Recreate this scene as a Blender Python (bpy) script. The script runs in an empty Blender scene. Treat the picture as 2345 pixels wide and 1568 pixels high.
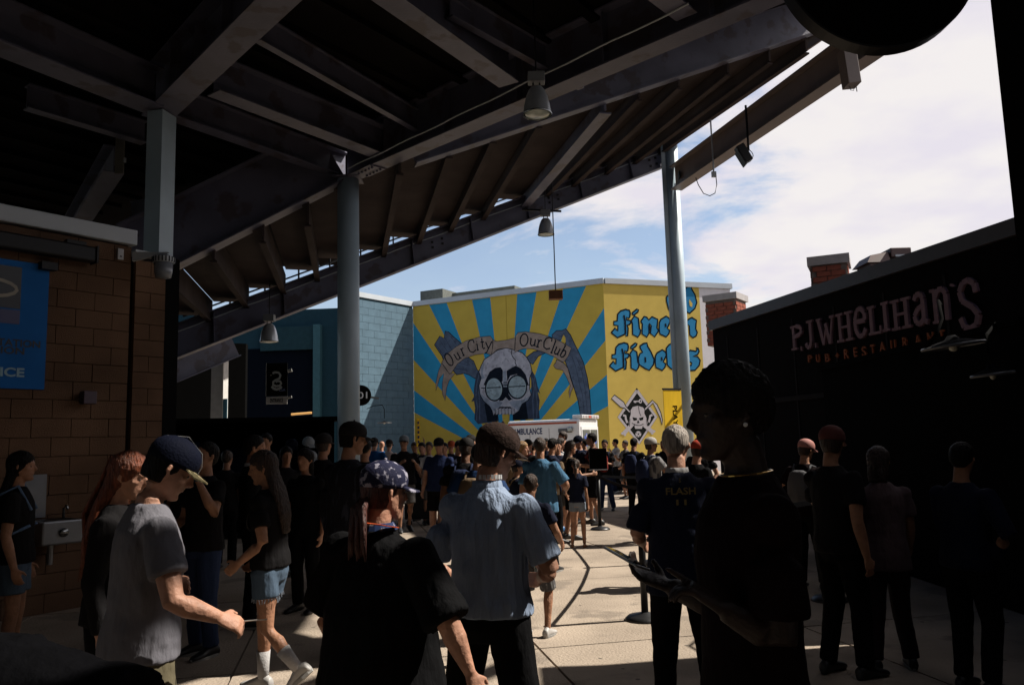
import bpy, bmesh, math, random
from mathutils import Vector, Matrix, Euler
V = Vector
R = math.radians
random.seed(7)
sc = bpy.context.scene
COL = sc.collection

# ------------------------------------------------------------ camera
CZ, FPX, PITCH, ROLL = 1.62, 1823.0, 7.1, -1.6
cam_d = bpy.data.cameras.new('camera')
cam_d.sensor_width = 36.0; cam_d.lens = 36.0*FPX/2344.0
cam_d.clip_start = 0.05; cam_d.clip_end = 2000
cam = bpy.data.objects.new('camera', cam_d); COL.objects.link(cam)
CR = Matrix.Rotation(R(90+PITCH), 3, 'X') @ Matrix.Rotation(R(ROLL), 3, 'Z')
cam.location = (0, 0, CZ); cam.rotation_euler = CR.to_euler()
sc.camera = cam

# ------------------------------------------------------------ sky, sun, exposure
SUN_AZ, SUN_EL = 80.0, 48.0
world = bpy.data.worlds.new('World'); sc.world = world; world.use_nodes = True
nt = world.node_tree; nt.nodes.clear()
def wn(t, **k):
    n = nt.nodes.new(t)
    for a, b in k.items(): setattr(n, a, b)
    return n
wo = wn('ShaderNodeOutputWorld'); bg = wn('ShaderNodeBackground'); bgc = wn('ShaderNodeBackground')
sky = wn('ShaderNodeTexSky', sky_type='NISHITA', sun_disc=False, sun_elevation=R(SUN_EL), sun_rotation=R(SUN_AZ), dust_density=0.8, ozone_density=1.4)
bg.inputs['Strength'].default_value = 0.078
nt.links.new(sky.outputs[0], bg.inputs[0])
tc = wn('ShaderNodeTexCoord'); sep = wn('ShaderNodeSeparateXYZ')
nt.links.new(tc.outputs['Generated'], sep.inputs[0])
def wm(op, a, b=None, clamp=False):
    n = wn('ShaderNodeMath', operation=op); n.use_clamp = clamp
    for i, q in enumerate((a, b)):
        if q is None: continue
        if isinstance(q, (int, float)): n.inputs[i].default_value = q
        else: nt.links.new(q, n.inputs[i])
    return n.outputs[0]
zz = wm('ADD', wm('MAXIMUM', sep.outputs[2], 0.0), 0.16)
cmb = wn('ShaderNodeCombineXYZ')
nt.links.new(wm('DIVIDE', sep.outputs[0], zz), cmb.inputs[0]); nt.links.new(wm('DIVIDE', sep.outputs[1], zz), cmb.inputs[1])
n1 = wn('ShaderNodeTexNoise'); n1.inputs['Scale'].default_value = 1.35; n1.inputs['Detail'].default_value = 9; n1.inputs['Roughness'].default_value = 0.6
n1.inputs['Distortion'].default_value = 0.35
nt.links.new(cmb.outputs[0], n1.inputs['Vector'])
n2 = wn('ShaderNodeTexNoise'); n2.inputs['Scale'].default_value = 3.1; n2.inputs['Detail'].default_value = 6
nt.links.new(cmb.outputs[0], n2.inputs['Vector'])
# more cloud towards the sun's side of the sky, as in the photograph
bias = wm('MULTIPLY', wm('ADD', sep.outputs[0], -0.12), 0.62)
cov = wm('ADD', n1.outputs[0], bias)
mr = wn('ShaderNodeMapRange', interpolation_type='SMOOTHSTEP'); mr.inputs[1].default_value = 0.43; mr.inputs[2].default_value = 0.60
nt.links.new(cov, mr.inputs[0])
cr = wn('ShaderNodeValToRGB'); cr.color_ramp.elements[0].position = 0.36; cr.color_ramp.elements[0].color = (0.84, 0.79, 0.86, 1)
cr.color_ramp.elements[1].position = 0.58; cr.color_ramp.elements[1].color = (0.95, 0.90, 0.88, 1)
nt.links.new(n2.outputs[0], cr.inputs[0]); nt.links.new(cr.outputs[0], bgc.inputs[0])
bgc.inputs['Strength'].default_value = 0.545
mx = wn('ShaderNodeMixShader')
hz = wm('MULTIPLY', wm('SUBTRACT', 1.0, wm('MULTIPLY', sep.outputs[2], 2.2), True), 0.26)   # milky air low in the sky
nt.links.new(wm('MAXIMUM', wm('MULTIPLY', mr.outputs[0], 0.95), hz), mx.inputs[0]); nt.links.new(bg.outputs[0], mx.inputs[1]); nt.links.new(bgc.outputs[0], mx.inputs[2])
nt.links.new(mx.outputs[0], wo.inputs[0])
S_DIR = V((math.sin(R(SUN_AZ))*math.cos(R(SUN_EL)), math.cos(R(SUN_AZ))*math.cos(R(SUN_EL)), math.sin(R(SUN_EL))))
sd = bpy.data.lights.new('sun', 'SUN'); sd.energy = 5.0; sd.angle = R(0.53); sd.color = (1.0, 0.93, 0.82)
so = bpy.data.objects.new('sun', sd); COL.objects.link(so)
so.rotation_euler = (-S_DIR).to_track_quat('-Z', 'Y').to_euler(); so.location = (20, 5, 30)
sc.view_settings.view_transform = 'Standard'; sc.view_settings.look = 'None'
sc.view_settings.gamma = 1.0; sc.view_settings.use_curve_mapping = False
sc.view_settings.exposure = 0.85

# ------------------------------------------------------------ picking real points from the photograph's directions
def ray(x, y): return CR @ V(((x-1172)/FPX, (784-y)/FPX, -1))
def at(x, y, Y):
    d = ray(x, y); return V((0, 0, CZ)) + d*(Y/d.y)
def at_z(x, y, z):
    d = ray(x, y); return V((0, 0, CZ)) + d*((z-CZ)/d.z)
def at_plane(x, y, p, n):
    d = ray(x, y); o = V((0, 0, CZ)); return o + d*((p-o).dot(n)/d.dot(n))
def gx(px, Y): return at(px, 1010, Y).x

# ------------------------------------------------------------ materials
MATS = {}
def mat(name, col, rough=0.6, metal=0.0, var=0.12, vs=6.0, bump=0.0, bs=40.0, stretch=(1, 1, 1), spec=None, coat=0.0, col2=None, c2s=3.0, c2t=0.5, trans=0.0, dirt=0.0):
    KEEP = ('mural', 'wall_y', 'gothic', 'crest', 'ambul', 'white_w', 'blue_bl', 'banner_y', 'red_brick', 'parapet', 'poster', 'print_', 'brown_', 'blue_grey', 'cap_floral')
    K_ = 0.9 if name.startswith(KEEP) else 0.66 if name == 'concrete' or name.startswith('skin') else 0.56
    col = tuple(q*K_ for q in col); col2 = tuple(q*K_ for q in col2) if col2 else None
    if name in MATS: return MATS[name]
    m = bpy.data.materials.new(name); m.use_nodes = True; t = m.node_tree; b = t.nodes['Principled BSDF']
    def nn(ty): return t.nodes.new(ty)
    geo = nn('ShaderNodeNewGeometry')
    L = t.links.new
    tcn = nn('ShaderNodeTexCoord'); mp = nn('ShaderNodeMapping'); mp.inputs['Scale'].default_value = stretch
    L(geo.outputs['Position'] if name in ('concrete', 'brown_block', 'blue_block') else tcn.outputs['Object'], mp.inputs[0])
    no = nn('ShaderNodeTexNoise'); no.inputs['Scale'].default_value = vs; no.inputs['Detail'].default_value = 5; L(mp.outputs[0], no.inputs['Vector'])
    mix = nn('ShaderNodeMix'); mix.data_type = 'RGBA'
    a = [max(0, c*(1-var)) for c in col]; z = [min(1, c*(1+var)) for c in col]
    mr_ = nn('ShaderNodeMapRange'); mr_.inputs[1].default_value = 0.3; mr_.inputs[2].default_value = 0.7
    L(no.outputs[0], mr_.inputs[0]); L(mr_.outputs[0], mix.inputs[0])
    mix.inputs[6].default_value = (*a, 1); mix.inputs[7].default_value = (*z, 1)
    out = mix.outputs[2]
    if col2:
        n3 = nn('ShaderNodeTexNoise'); n3.inputs['Scale'].default_value = c2s; n3.inputs['Detail'].default_value = 4; L(mp.outputs[0], n3.inputs['Vector'])
        m3 = nn('ShaderNodeMapRange'); m3.inputs[1].default_value = c2t; m3.inputs[2].default_value = c2t+0.06; L(n3.outputs[0], m3.inputs[0])
        x3 = nn('ShaderNodeMix'); x3.data_type = 'RGBA'; L(m3.outputs[0], x3.inputs[0]); L(out, x3.inputs[6]); x3.inputs[7].default_value = (*col2, 1)
        out = x3.outputs[2]
    if name == 'concrete':                       # gum spots and drips trodden into the paving
        vo = nn('ShaderNodeTexVoronoi'); vo.inputs['Scale'].default_value = 4.2; L(geo.outputs['Position'], vo.inputs['Vector'])
        m4 = nn('ShaderNodeMapRange'); m4.inputs[1].default_value = 0.055; m4.inputs[2].default_value = 0.085; L(vo.outputs['Distance'], m4.inputs[0])
        x4 = nn('ShaderNodeMix'); x4.data_type = 'RGBA'; L(m4.outputs[0], x4.inputs[0]); x4.inputs[6].default_value = (0.10, 0.085, 0.07, 1); L(out, x4.inputs[7]); out = x4.outputs[2]
    L(out, b.inputs['Base Color'])
    b.inputs['Roughness'].default_value = rough; b.inputs['Metallic'].default_value = metal
    if spec is None and rough >= 0.6: spec = 0.03 if max(col) < 0.02 else 0.12
    if spec is not None: b.inputs['Specular IOR Level'].default_value = spec
    if coat: b.inputs['Coat Weight'].default_value = coat
    if trans: b.inputs['Transmission Weight'].default_value = trans
    if bump:
        nb = nn('ShaderNodeTexNoise'); nb.inputs['Scale'].default_value = bs; nb.inputs['Detail'].default_value = 6; L(mp.outputs[0], nb.inputs['Vector'])
        bp = nn('ShaderNodeBump'); bp.inputs['Strength'].default_value = min(1, bump); bp.inputs['Distance'].default_value = 0.05 if name.startswith('cloth') else 0.02
        L(nb.outputs[0], bp.inputs['Height']); L(bp.outputs[0], b.inputs['Normal'])
    MATS[name] = m
    return m
def cloth(name, col, **k):
    k.setdefault('rough', 0.92); k.setdefault('bump', 0.45); k.setdefault('bs', 11); k.setdefault('vs', 9); k.setdefault('spec', 0.15); k.setdefault('stretch', (1.3, 1.3, 0.45))
    return mat('cloth_'+name, col, **k)
def skin(name, col): return mat('skin_'+name, col, rough=0.55, var=0.28, vs=11, bump=0.3, bs=45, spec=0.25)
def hairm(name, col): return mat('hair_'+name, col, rough=0.55, var=0.55, vs=60, bump=1.0, bs=85, stretch=(1, 1, 0.12), spec=0.10 if max(col) < .02 else 0.35)

STEEL = mat('painted_steel', (0.18, 0.18, 0.26), rough=0.5, var=0.22, vs=1.6, bump=0.15, bs=30, col2=(0.125, 0.105, 0.13), c2s=2.2, c2t=0.56)
STEELB = mat('blue_grey_steel', (0.34, 0.43, 0.50), rough=0.45, var=0.08, vs=2.0, bump=0.06, bs=60)
DECK = mat('deck_underside', (0.082, 0.063, 0.060), rough=0.85, var=0.25, vs=1.2, bump=0.3, bs=14)  # brown of the light bounced off the ground is put into the colour
DECK_SHADED = mat('shaded_deck', (0.016, 0.014, 0.014), rough=0.9, var=0.3, vs=1.0, bump=0.3, bs=14)  # darker copy of the deck; the near bay's shade is put into it
CONC = mat('concrete', (0.45, 0.37, 0.295), rough=0.9, var=0.24, vs=1.1, bump=0.6, bs=45, col2=(0.32, 0.265, 0.215), c2s=1.5, c2t=0.56)
JOINT = mat('joint', (0.05, 0.045, 0.04), rough=0.95)
BRICKB = mat('brown_block', (0.135, 0.079, 0.049), rough=0.85, var=0.34, vs=1.1, bump=0.5, bs=90)
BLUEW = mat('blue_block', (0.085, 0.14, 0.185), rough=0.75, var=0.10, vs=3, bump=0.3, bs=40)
CAPG = mat('parapet_metal', (0.42, 0.46, 0.50), rough=0.4, var=0.06, vs=1.5)
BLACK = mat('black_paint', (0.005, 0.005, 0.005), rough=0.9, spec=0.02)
BLACKM = mat('black_metal', (0.014, 0.014, 0.016), rough=0.45, spec=0.25)
ALU = mat('aluminium', (0.55, 0.57, 0.58), rough=0.25, metal=0.9, var=0.05)
WHITE = mat('white_paint', (0.74, 0.74, 0.75), rough=0.4, var=0.04)

# ------------------------------------------------------------ mesh helpers
class MB:
    def __init__(s): s.v = []; s.f = []
    def poly(s, pts):
        i = len(s.v); s.v += [V(p) for p in pts]; s.f.append(tuple(range(i, i+len(pts)))); return s
    def hexa(s, a, b):                       # two quads (bottom, top) -> closed box
        i = len(s.v); s.v += [V(p) for p in a] + [V(p) for p in b]
        s.f += [(i+3, i+2, i+1, i), (i+4, i+5, i+6, i+7)] + [(i+k, i+(k+1) % 4, i+4+(k+1) % 4, i+4+k) for k in range(4)]
        return s
    def box(s, x0, x1, y0, y1, z0, z1, M=None):
        a = [V((x0, y0, z0)), V((x1, y0, z0)), V((x1, y1, z0)), V((x0, y1, z0))]; b = [V((p.x, p.y, z1)) for p in a]
        if M: a = [M @ p for p in a]; b = [M @ p for p in b]
        return s.hexa(a, b)
    def bar(s, p, q, w, h, up=(0, 0, 1), off=0.0):   # box bar whose centre line runs p->q
        p = V(p); q = V(q); t = (q-p).normalized(); up = V(up); sd = t.cross(up)
        if sd.length < 1e-5: sd = t.cross(V((0, 1, 0)))
        sd.normalize(); u = sd.cross(t).normalized()
        def ring(c): c = c + u*off; return [c - sd*w/2 - u*h/2, c + sd*w/2 - u*h/2, c + sd*w/2 + u*h/2, c - sd*w/2 + u*h/2]
        return s.hexa(ring(p), ring(q))
    def ibeam(s, p, q, w, h, tf=0.03, tw=0.02):      # p,q on the bottom flange's centre line
        p = V(p); q = V(q)
        s.bar(p, q, w, tf, off=tf/2); s.bar(p, q, w, tf, off=h-tf/2); s.bar(p, q, tw, h-2*tf-0.004, off=h/2)
        return s
    def loft(s, rings, caps=True):
        i = len(s.v); n = len(rings[0])
        for r_ in rings: s.v += [V(p) for p in r_]
        for k in range(len(rings)-1):
            for j in range(n):
                a = i+k*n+j; b = i+k*n+(j+1) % n
                s.f.append((a, b, b+n, a+n))
        if caps:
            s.f.append(tuple(range(i+n-1, i-1, -1))); m = i+(len(rings)-1)*n; s.f.append(tuple(range(m, m+n)))
        return s
    def tube(s, pts, rad, n=8, ref=None):
        pts = [V(p) for p in pts]; rings = []
        if not isinstance(rad, (list, tuple)) : rad = [rad]*len(pts)
        if isinstance(rad, tuple): rad = [rad]*len(pts)
        for k, p in enumerate(pts):
            t = (pts[min(k+1, len(pts)-1)] - pts[max(k-1, 0)]).normalized()
            u = V(ref) if ref is not None else (V((0, 0, 1)) if abs(t.z) < 0.9 else V((1, 0, 0)))
            a = (u - t*u.dot(t))
            if a.length < 1e-4: a = t.orthogonal()
            a.normalize(); b = t.cross(a)
            r_ = rad[k]; ra, rb = (r_ if isinstance(r_, (tuple, list)) else (r_, r_))
            rings.append([p + a*ra*math.cos(2*math.pi*j/n) + b*rb*math.sin(2*math.pi*j/n) for j in range(n)])
        return s.loft(rings)
    def lathe(s, prof, c=(0, 0, 0), n=20, caps=True, M=None):
        c = V(c); rings = []
        for r_, z in prof:
            rg = [V((c.x + r_*math.cos(2*math.pi*j/n), c.y + r_*math.sin(2*math.pi*j/n), c.z+z)) for j in range(n)]
            rings.append([M @ p for p in rg] if M else rg)
        return s.loft(rings, caps)
    def ball(s, c, r_, n=10, m=6):
        rx, ry, rz = r_ if isinstance(r_, tuple) else (r_,)*3
        c = V(c); rings = []
        for k in range(m+1):
            a = -math.pi/2 + math.pi*(k+0.15)/(m+0.3)
            rings.append([c + V((rx*math.cos(a)*math.cos(2*math.pi*j/n), ry*math.cos(a)*math.sin(2*math.pi*j/n), rz*math.sin(a))) for j in range(n)])
        return s.loft(rings)
    def xf(s, M): s.v = [M @ p for p in s.v]; return s

def obj(name, mb, m, parent=None, smooth=False, local=False, kind=None, bevel=0.0, mesh=None, loc=None):
    me = mesh
    if me is None:
        me = bpy.data.meshes.new(name); me.from_pydata([tuple(p) for p in mb.v], [], mb.f)
        me.materials.append(m)
        if smooth: me.polygons.foreach_set('use_smooth', [True]*len(me.polygons))
        me.update()
    o = bpy.data.objects.new(name, me); COL.objects.link(o)
    if parent is not None:
        o.parent = parent
        if not local and parent.type == 'EMPTY': o.matrix_parent_inverse = Matrix.Translation(-parent.location)
    if loc is not None: o.location = loc
    if kind: o['kind'] = kind
    if bevel:
        b = o.modifiers.new('bevel', 'BEVEL'); b.width = bevel; b.segments = 2; b.limit_method = 'ANGLE'
    return o
def thing(name, label, cat, loc=(0, 0, 0), rz=0.0, group=None, scale=1.0):
    o = bpy.data.objects.new(name, None); COL.objects.link(o); o.location = loc; o.rotation_euler = (0, 0, rz); o.scale = (scale,)*3
    o.empty_display_size = 0.3
    o['label'] = label; o['category'] = cat
    if group: o['group'] = group
    return o
def tag(o, label, cat, group=None):
    o['label'] = label; o['category'] = cat
    if group: o['group'] = group
    return o
def dup(root, loc, rz=0.0, label=None):
    r_ = root.copy(); COL.objects.link(r_); r_.location = loc; r_.rotation_euler = (0, 0, rz)
    if label: r_['label'] = label
    for ch in list(root.children):
        c = ch.copy(); COL.objects.link(c); c.parent = r_
        for g in list(ch.children):
            d = g.copy(); COL.objects.link(d); d.parent = c
    return r_

# writing: a string fitted on a plane between two baseline points
FONT = {}
def glyph_mesh(s, bold=0.0, ext=0.0):
    cu = bpy.data.curves.new('t', 'FONT'); cu.body = s; cu.size = 1; cu.offset = bold; cu.extrude = ext; cu.resolution_u = 3
    o = bpy.data.objects.new('t', cu); COL.objects.link(o)
    bpy.context.view_layer.update()
    dg = bpy.context.evaluated_depsgraph_get(); me = bpy.data.meshes.new_from_object(o.evaluated_get(dg))
    bpy.data.objects.remove(o); bpy.data.curves.remove(cu)
    v = [tuple(p.co) for p in me.vertices]; f = [tuple(p.vertices) for p in me.polygons]
    bpy.data.meshes.remove(me)
    return v, f
def text(s, P0, P1, h, m, parent, n, lift=0.004, bold=0.0, ext=0.0, shear=0.0, name='lettering', up=(0, 0, 1), local=False):
    v, f = glyph_mesh(s, bold, 0.5 if ext else 0.0)
    xs = [p[0] for p in v]; ys = [p[1] for p in v]; x0, x1, y0, y1 = min(xs), max(xs), min(ys), max(ys)
    P0 = V(P0); P1 = V(P1); n = V(n).normalized(); up = V(up).normalized()
    mb = MB()
    for p in v:
        a = (p[0]-x0)/(x1-x0); b = (p[1]-y0)/(y1-y0)
        mb.v.append(P0 + (P1-P0)*(a + shear*b) + up*(h*b) + n*(lift + (p[2]+0.5)*ext))
    mb.f = f
    return obj(name, mb, m, parent, local=local)
def strip(mb, pts, w, n, lift):           # ribbon of constant width in a plane (normal n)
    pts = [V(p) for p in pts]; n = V(n); L, Rr = [], []
    for k, p in enumerate(pts):
        t = pts[min(k+1, len(pts)-1)] - pts[max(k-1, 0)]
        if t.length < 1e-6: t = V((1, 0, 0))
        sdv = t.normalized().cross(n)*w/2*(1 if not callable(w) else 1)
        L.append(p + sdv + n*lift); Rr.append(p - sdv + n*lift)
    for k in range(len(pts)-1): mb.poly([L[k], L[k+1], Rr[k+1], Rr[k]])
    return mb
# ============================================================ GROUND
ground = obj('ground', MB().box(-400, 400, -120, 700, -0.5, -0.03), JOINT)
ground['kind'] = 'structure'
ua = R(12); U = V((math.cos(ua), math.sin(ua), 0)); W = V((-math.sin(ua), math.cos(ua), 0))
slab = None; g_ = 0.007
TS, TL = 2.3, 2.9
for i in range(-8, 9):
    for j in range(-2, 16):
        c = U*(i*TS+0.35) + W*(j*TL-0.9)
        if not (-15 < c.x < 15 and -5 < c.y < 43): continue
        if slab is None:
            mb = MB(); q = [U*(sx*(TS/2-g_)) + W*(sy*(TL/2-g_)) for sx, sy in ((-1, -1), (1, -1), (1, 1), (-1, 1))]
            mb.hexa([p+V((0, 0, -0.03)) for p in q], [p*0.998 for p in q])
            me = bpy.data.meshes.new('paving_slab'); me.from_pydata([tuple(p) for p in mb.v], [], mb.f); me.materials.append(CONC); slab = me
        o = obj('paving_slab', None, None, ground, mesh=slab, loc=c + V((0, 0, random.uniform(-0.0015, 0.0015))))
outer = obj('pavement', MB().box(-200, 200, 43.2, 300, -0.0295, -0.012), mat('asphalt', (0.06, 0.06, 0.06), rough=0.95, bump=0.4, bs=30)); outer['kind'] = 'structure'

# ============================================================ GRANDSTAND
C1 = at_z(797, 415, 6.72); C0 = at_z(371, 262, 6.72)
GRt, GLt = at(1508, 340, 23.2), at(378, 755, 18.9)
GRb, GLb = at(1519, 384, 23.2), at(378, 832, 18.9)
C2 = V((gx(1572, 23.0), 23.0, 0))
stand = thing('grandstand', 'steel grandstand seen from underneath with round columns, girders and stepped seating deck', 'grandstand', (C1.x, C1.y, 0))
def sp(name, mb, m=STEEL, **k): return obj(name, mb, m, stand, **k)
# columns
def rcol(c, r_, z1, m=STEELB):
    mb = MB(); mb.lathe([(r_, 0.02), (r_, z1)], (c.x, c.y, 0), 28); o = sp('column', mb, m, smooth=False)
    for p in o.data.polygons: p.use_smooth = len(p.vertices) == 4
    mb2 = MB(); mb2.box(c.x-r_*1.5, c.x+r_*1.5, c.y-r_*1.5, c.y+r_*1.5, 0.0, 0.02); obj('base_plate', mb2, STEEL, o)
    return o
c1 = rcol(C1, 0.205, C1.z+0.02)
capb = MB().box(C1.x-0.26, C1.x+0.26, C1.y-0.26, C1.y+0.26, C1.z+0.02, C1.z+0.05); obj('cap_plate', capb, STEEL, c1)
zc2 = at(1545, 318, 23.0).z
c2 = rcol(C2, 0.20, zc2)
# C2 flat plate flange running up its left side
ca = at(1530, 330, 22.85); 
obj('flange_plate', MB().box(C2.x-0.31, C2.x-0.19, 22.93, 22.99, 0.02, zc2-0.1), STEELB, c2)
mb = MB().box(C0.x-0.13, C0.x+0.13, C0.y-0.165, C0.y+0.165, 4.5, C0.z, Matrix.Translation(C0*1.0) @ Matrix.Rotation(R(-12), 4, 'Z') @ Matrix.Translation(-C0)); sp('column', mb, STEELB)
obj('pier', MB().box(C0.x-0.2, C0.x+0.2, C0.y-0.2, C0.y+0.3, 0, 4.5), BLACK, stand)
# primary horizontal beams B0 (from C0) and B1 (through C1)
zb = 6.74
def Z(x, y, z=zb): return at_z(x, y, z)
b0a, b0b = C0.copy(), Z(660, -20); b0b = b0a + (b0b-b0a)*1.5; b0a = b0a; b0a.z = b0b.z = zb
sp('beam', MB().ibeam(b0a - (b0b-b0a).normalized()*0.3, b0b, 0.42, 0.75))
b1l, b1r = Z(388, 622, zb), Z(1750, 18, zb); b1r = b1r + (b1r-b1l).normalized()*2.5
dB = (b1r-b1l).normalized()
b1l = at(388, 622, 14.3)
sp('beam', MB().ibeam(C1+V((0, 0, 0.03))-dB*0.02, V((b1r.x, b1r.y, zb)), 0.34, 0.85))
sp('raking_beam', MB().ibeam(C1-dB*0.02, b1l+(b1l-C1)*0.1, 0.40, 1.15))
# splice plates with bolts beside C1
pl = MB(); s0 = C1 + dB*0.45
pl.bar(s0+V((0, 0, 0.015)), s0+dB*0.55+V((0, 0, 0.015)), 0.36, 0.02); spl = sp('splice_plate', pl)
bt = MB(); sdv = dB.cross(V((0, 0, 1)))
for i in range(5):
    for e in (-0.09, 0.09): bt.lathe([(0.022, -0.035), (0.022, 0.0)], s0+dB*(0.06+0.11*i)+sdv*e+V((0, 0, 0.005)), 6)
obj('bolt', bt, STEEL, spl)['kind'] = 'stuff'
# joists between the primaries
def joist(a, b, w=0.26, h=0.5, z=zb+0.12):
    p, q = Z(*a, z=z), Z(*b, z=z); return sp('joist', MB().ibeam(p, q, w, h, 0.022, 0.015))
joist((385, 268), (790, 410)); joist((489, 214), (905, 372), 0.32, 0.55)
joist((845, -30), (1165, 195), 0.34, 0.55); joist((590, 95), (1005, 330), 0.12, 0.4, zb+0.35); joist((1495, -20), (1572, 40), 0.3, 0.5)
joist((-260, 10), (352, 252), 0.45, 0.6, zb-0.02); joist((1030, 40), (1330, 205), 0.12, 0.4, zb+0.4)
joist((300, 500), (770, 445), 0.14, 0.4, zb+0.3); joist((60, 250), (330, 330), 0.2, 0.4, zb+0.3)
joist((130, 600), (260, 395), 0.35, 0.5, zb-0.1)
# near deck above them
dz = 7.62
nd = [(-26, -14), (14, -14), (14, -0.8), (0.4, -0.8), (2.1, 3.2), (4.3, 6.1), (4.3, 8.0), (C1.x, C1.y), (-5.4, 26), (-26, 26)]  # outline out of view shaped to admit the sun and hold back sky light
mb = MB(); n_ = len(nd)
mb.v = [V((x, y, dz)) for x, y in nd] + [V((x, y, dz+0.35)) for x, y in nd]
mb.f = [tuple(range(n_-1, -1, -1)), tuple(range(n_, 2*n_))] + [(i, (i+1) % n_, n_+(i+1) % n_, n_+i) for i in range(n_)]
sp('deck_slab', mb, DECK_SHADED)
mb = MB()
dJ = (Z(905, 372)-Z(489, 214)).normalized(); dP = V((-dJ.y, dJ.x, 0))
for i in range(-16, 14):
    c = V((-4, 11, dz-0.05)) + dP*i*0.9
    a, b = c - dJ*5.5, c + dJ*3.2
    mb.bar(a, b, 0.16, 0.1)
o = sp('deck_rib', mb, DECK_SHADED); o['kind'] = 'stuff'
# raking girder G (tapered I section)
gd = (GRb-GLb); gn = V((gd.y, -gd.x, 0)).normalized()
mb = MB()
def tap(mb, a0, a1, b0, b1, hw):
    mb.hexa([a0-gn*hw, b0-gn*hw, b0+gn*hw, a0+gn*hw], [a1-gn*hw, b1-gn*hw, b1+gn*hw, a1+gn*hw])
upz = V((0, 0, 1))
GLb2 = GLb - (GRb-GLb)*0.12; GLt2 = GLt - (GRt-GLt)*0.12
tap(mb, GLb2+upz*0.03, GLt2, GRb+upz*0.03, GRt, 0.02); tap(mb, GLb2, GLb2+upz*0.03, GRb, GRb+upz*0.03, 0.2); tap(mb, GLt2, GLt2+upz*0.03, GRt, GRt+upz*0.03, 0.2)
gird = sp('raking_girder', mb)
bt = MB()
for fx, fy in ((0.985, 0.3), (0.985, 0.6), (0.97, 0.3), (0.97, 0.6), (0.75, 0.4), (0.75, 0.6), (0.73, 0.4), (0.73, 0.6), (0.5, 0.4), (0.5, 0.6), (0.48, 0.4), (0.48, 0.6)):
    a = GLb.lerp(GRb, fx); b = GLt.lerp(GRt, fx); p = a.lerp(b, fy) + gn*0.03
    bt.bar(p-gn*0.015, p+gn*0.02, 0.06, 0.06)
obj('bolt', bt, BLACKM, gird)['kind'] = 'stuff'
stf = MB()
for fx in (0.08, 0.2, 0.32, 0.44, 0.56, 0.68, 0.8, 0.92):
    a = GLb.lerp(GRb, fx)+upz*0.035; q = GLt.lerp(GRt, fx)-upz*0.005
    obj('stiffener', MB().bar(a+gn*0.09, q+gn*0.09, 0.02, 0.13, up=gn), STEEL, gird)
cdt = MB(); cdt.tube([GLt.lerp(GRt, f)+gn*0.06-upz*(0.16+0.012*math.sin(f*40)) for f in [i/24 for i in range(25)]], 0.016, 6); obj('conduit', cdt, CAPG, gird)
cdt = MB(); pz = C1+dB*0.3+V((0, 0, 0.12)); cdt.tube([pz+dB*(0.4*i)+dB.cross(upz)*0.2+upz*0.01*math.sin(i*1.7) for i in range(20)], 0.014, 6); obj('conduit', cdt, CAPG, stand)
for f in (0.12, 0.27, 0.42, 0.57, 0.72, 0.87):
    for b_0, b_1, w_ in ((C1, V((b1r.x, b1r.y, zb)), 0.84), (b0a, b0b, 0.74)):
        q = b_0.lerp(b_1, f); q.z = zb+0.035; obj('stiffener', MB().bar(q+(b_1-b_0).normalized().cross(upz)*0.08, q+(b_1-b_0).normalized().cross(upz)*0.08+upz*(w_-0.08), 0.02, 0.13, up=(b_1-b_0).normalized().cross(upz)), STEEL, stand)
# second girder in front (B2), parallel to G
b2a, b2b = at(952, 378, 14.1), at(1862, 78, 16.9)
b2b2 = b2b + (b2b-b2a)*0.10
sp('raking_girder', MB().ibeam(b2a, b2b2, 0.30, 0.8))
q0_, q1_ = at(370, 890, 22), at(548, 815, 23.4)
sp('raking_girder', MB().ibeam(q0_ - (q1_-q0_)*0.5, q1_, 0.3, 0.7))
wd = MB(); wa = [V((C1.x, C1.y, dz)), V((b1r.x, b1r.y, dz)), b2b2+upz*0.86, b2a+upz*0.86]
wd.hexa([p-upz*0.0 for p in wa], [p+upz*0.15 for p in wa]); sp('deck_slab', wd, DECK_SHADED)
# ribs + stepped treads between G and B2 / B1
RD = V((0.205, -0.979, 0))
def plan_hit(p, d, a, b):
    e = b-a; den = d.x*e.y - d.y*e.x
    return ((a.x-p.x)*e.y - (a.y-p.y)*e.x)/den
def on_G(px):                       # point of G's top line in column px
    lo, hi = 0.0, 1.0
    for _ in range(40):
        m_ = (lo+hi)/2; p = GLt.lerp(GRt, m_)
        q = CR.transposed() @ (p - V((0, 0, CZ))); x = 1172 + FPX*q.x/(-q.z)
        if x < px: lo = m_
        else: hi = m_
    return GLt.lerp(GRt, lo)
ribs = [395, 480, 565, 650, 727, 800, 878, 958, 1030, 1105, 1200, 1250, 1310, 1385, 1450, 1512]
P = [on_G(x) for x in ribs]
tops = []
RE = at_z(1852, 88, P[-1].z+0.1) - P[-1]; RE.z = 0; RE.normalize()
def rdk(px): return RD.lerp(RE, max(0.0, (px-1100)/412.0)**1.0).normalized()
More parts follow.
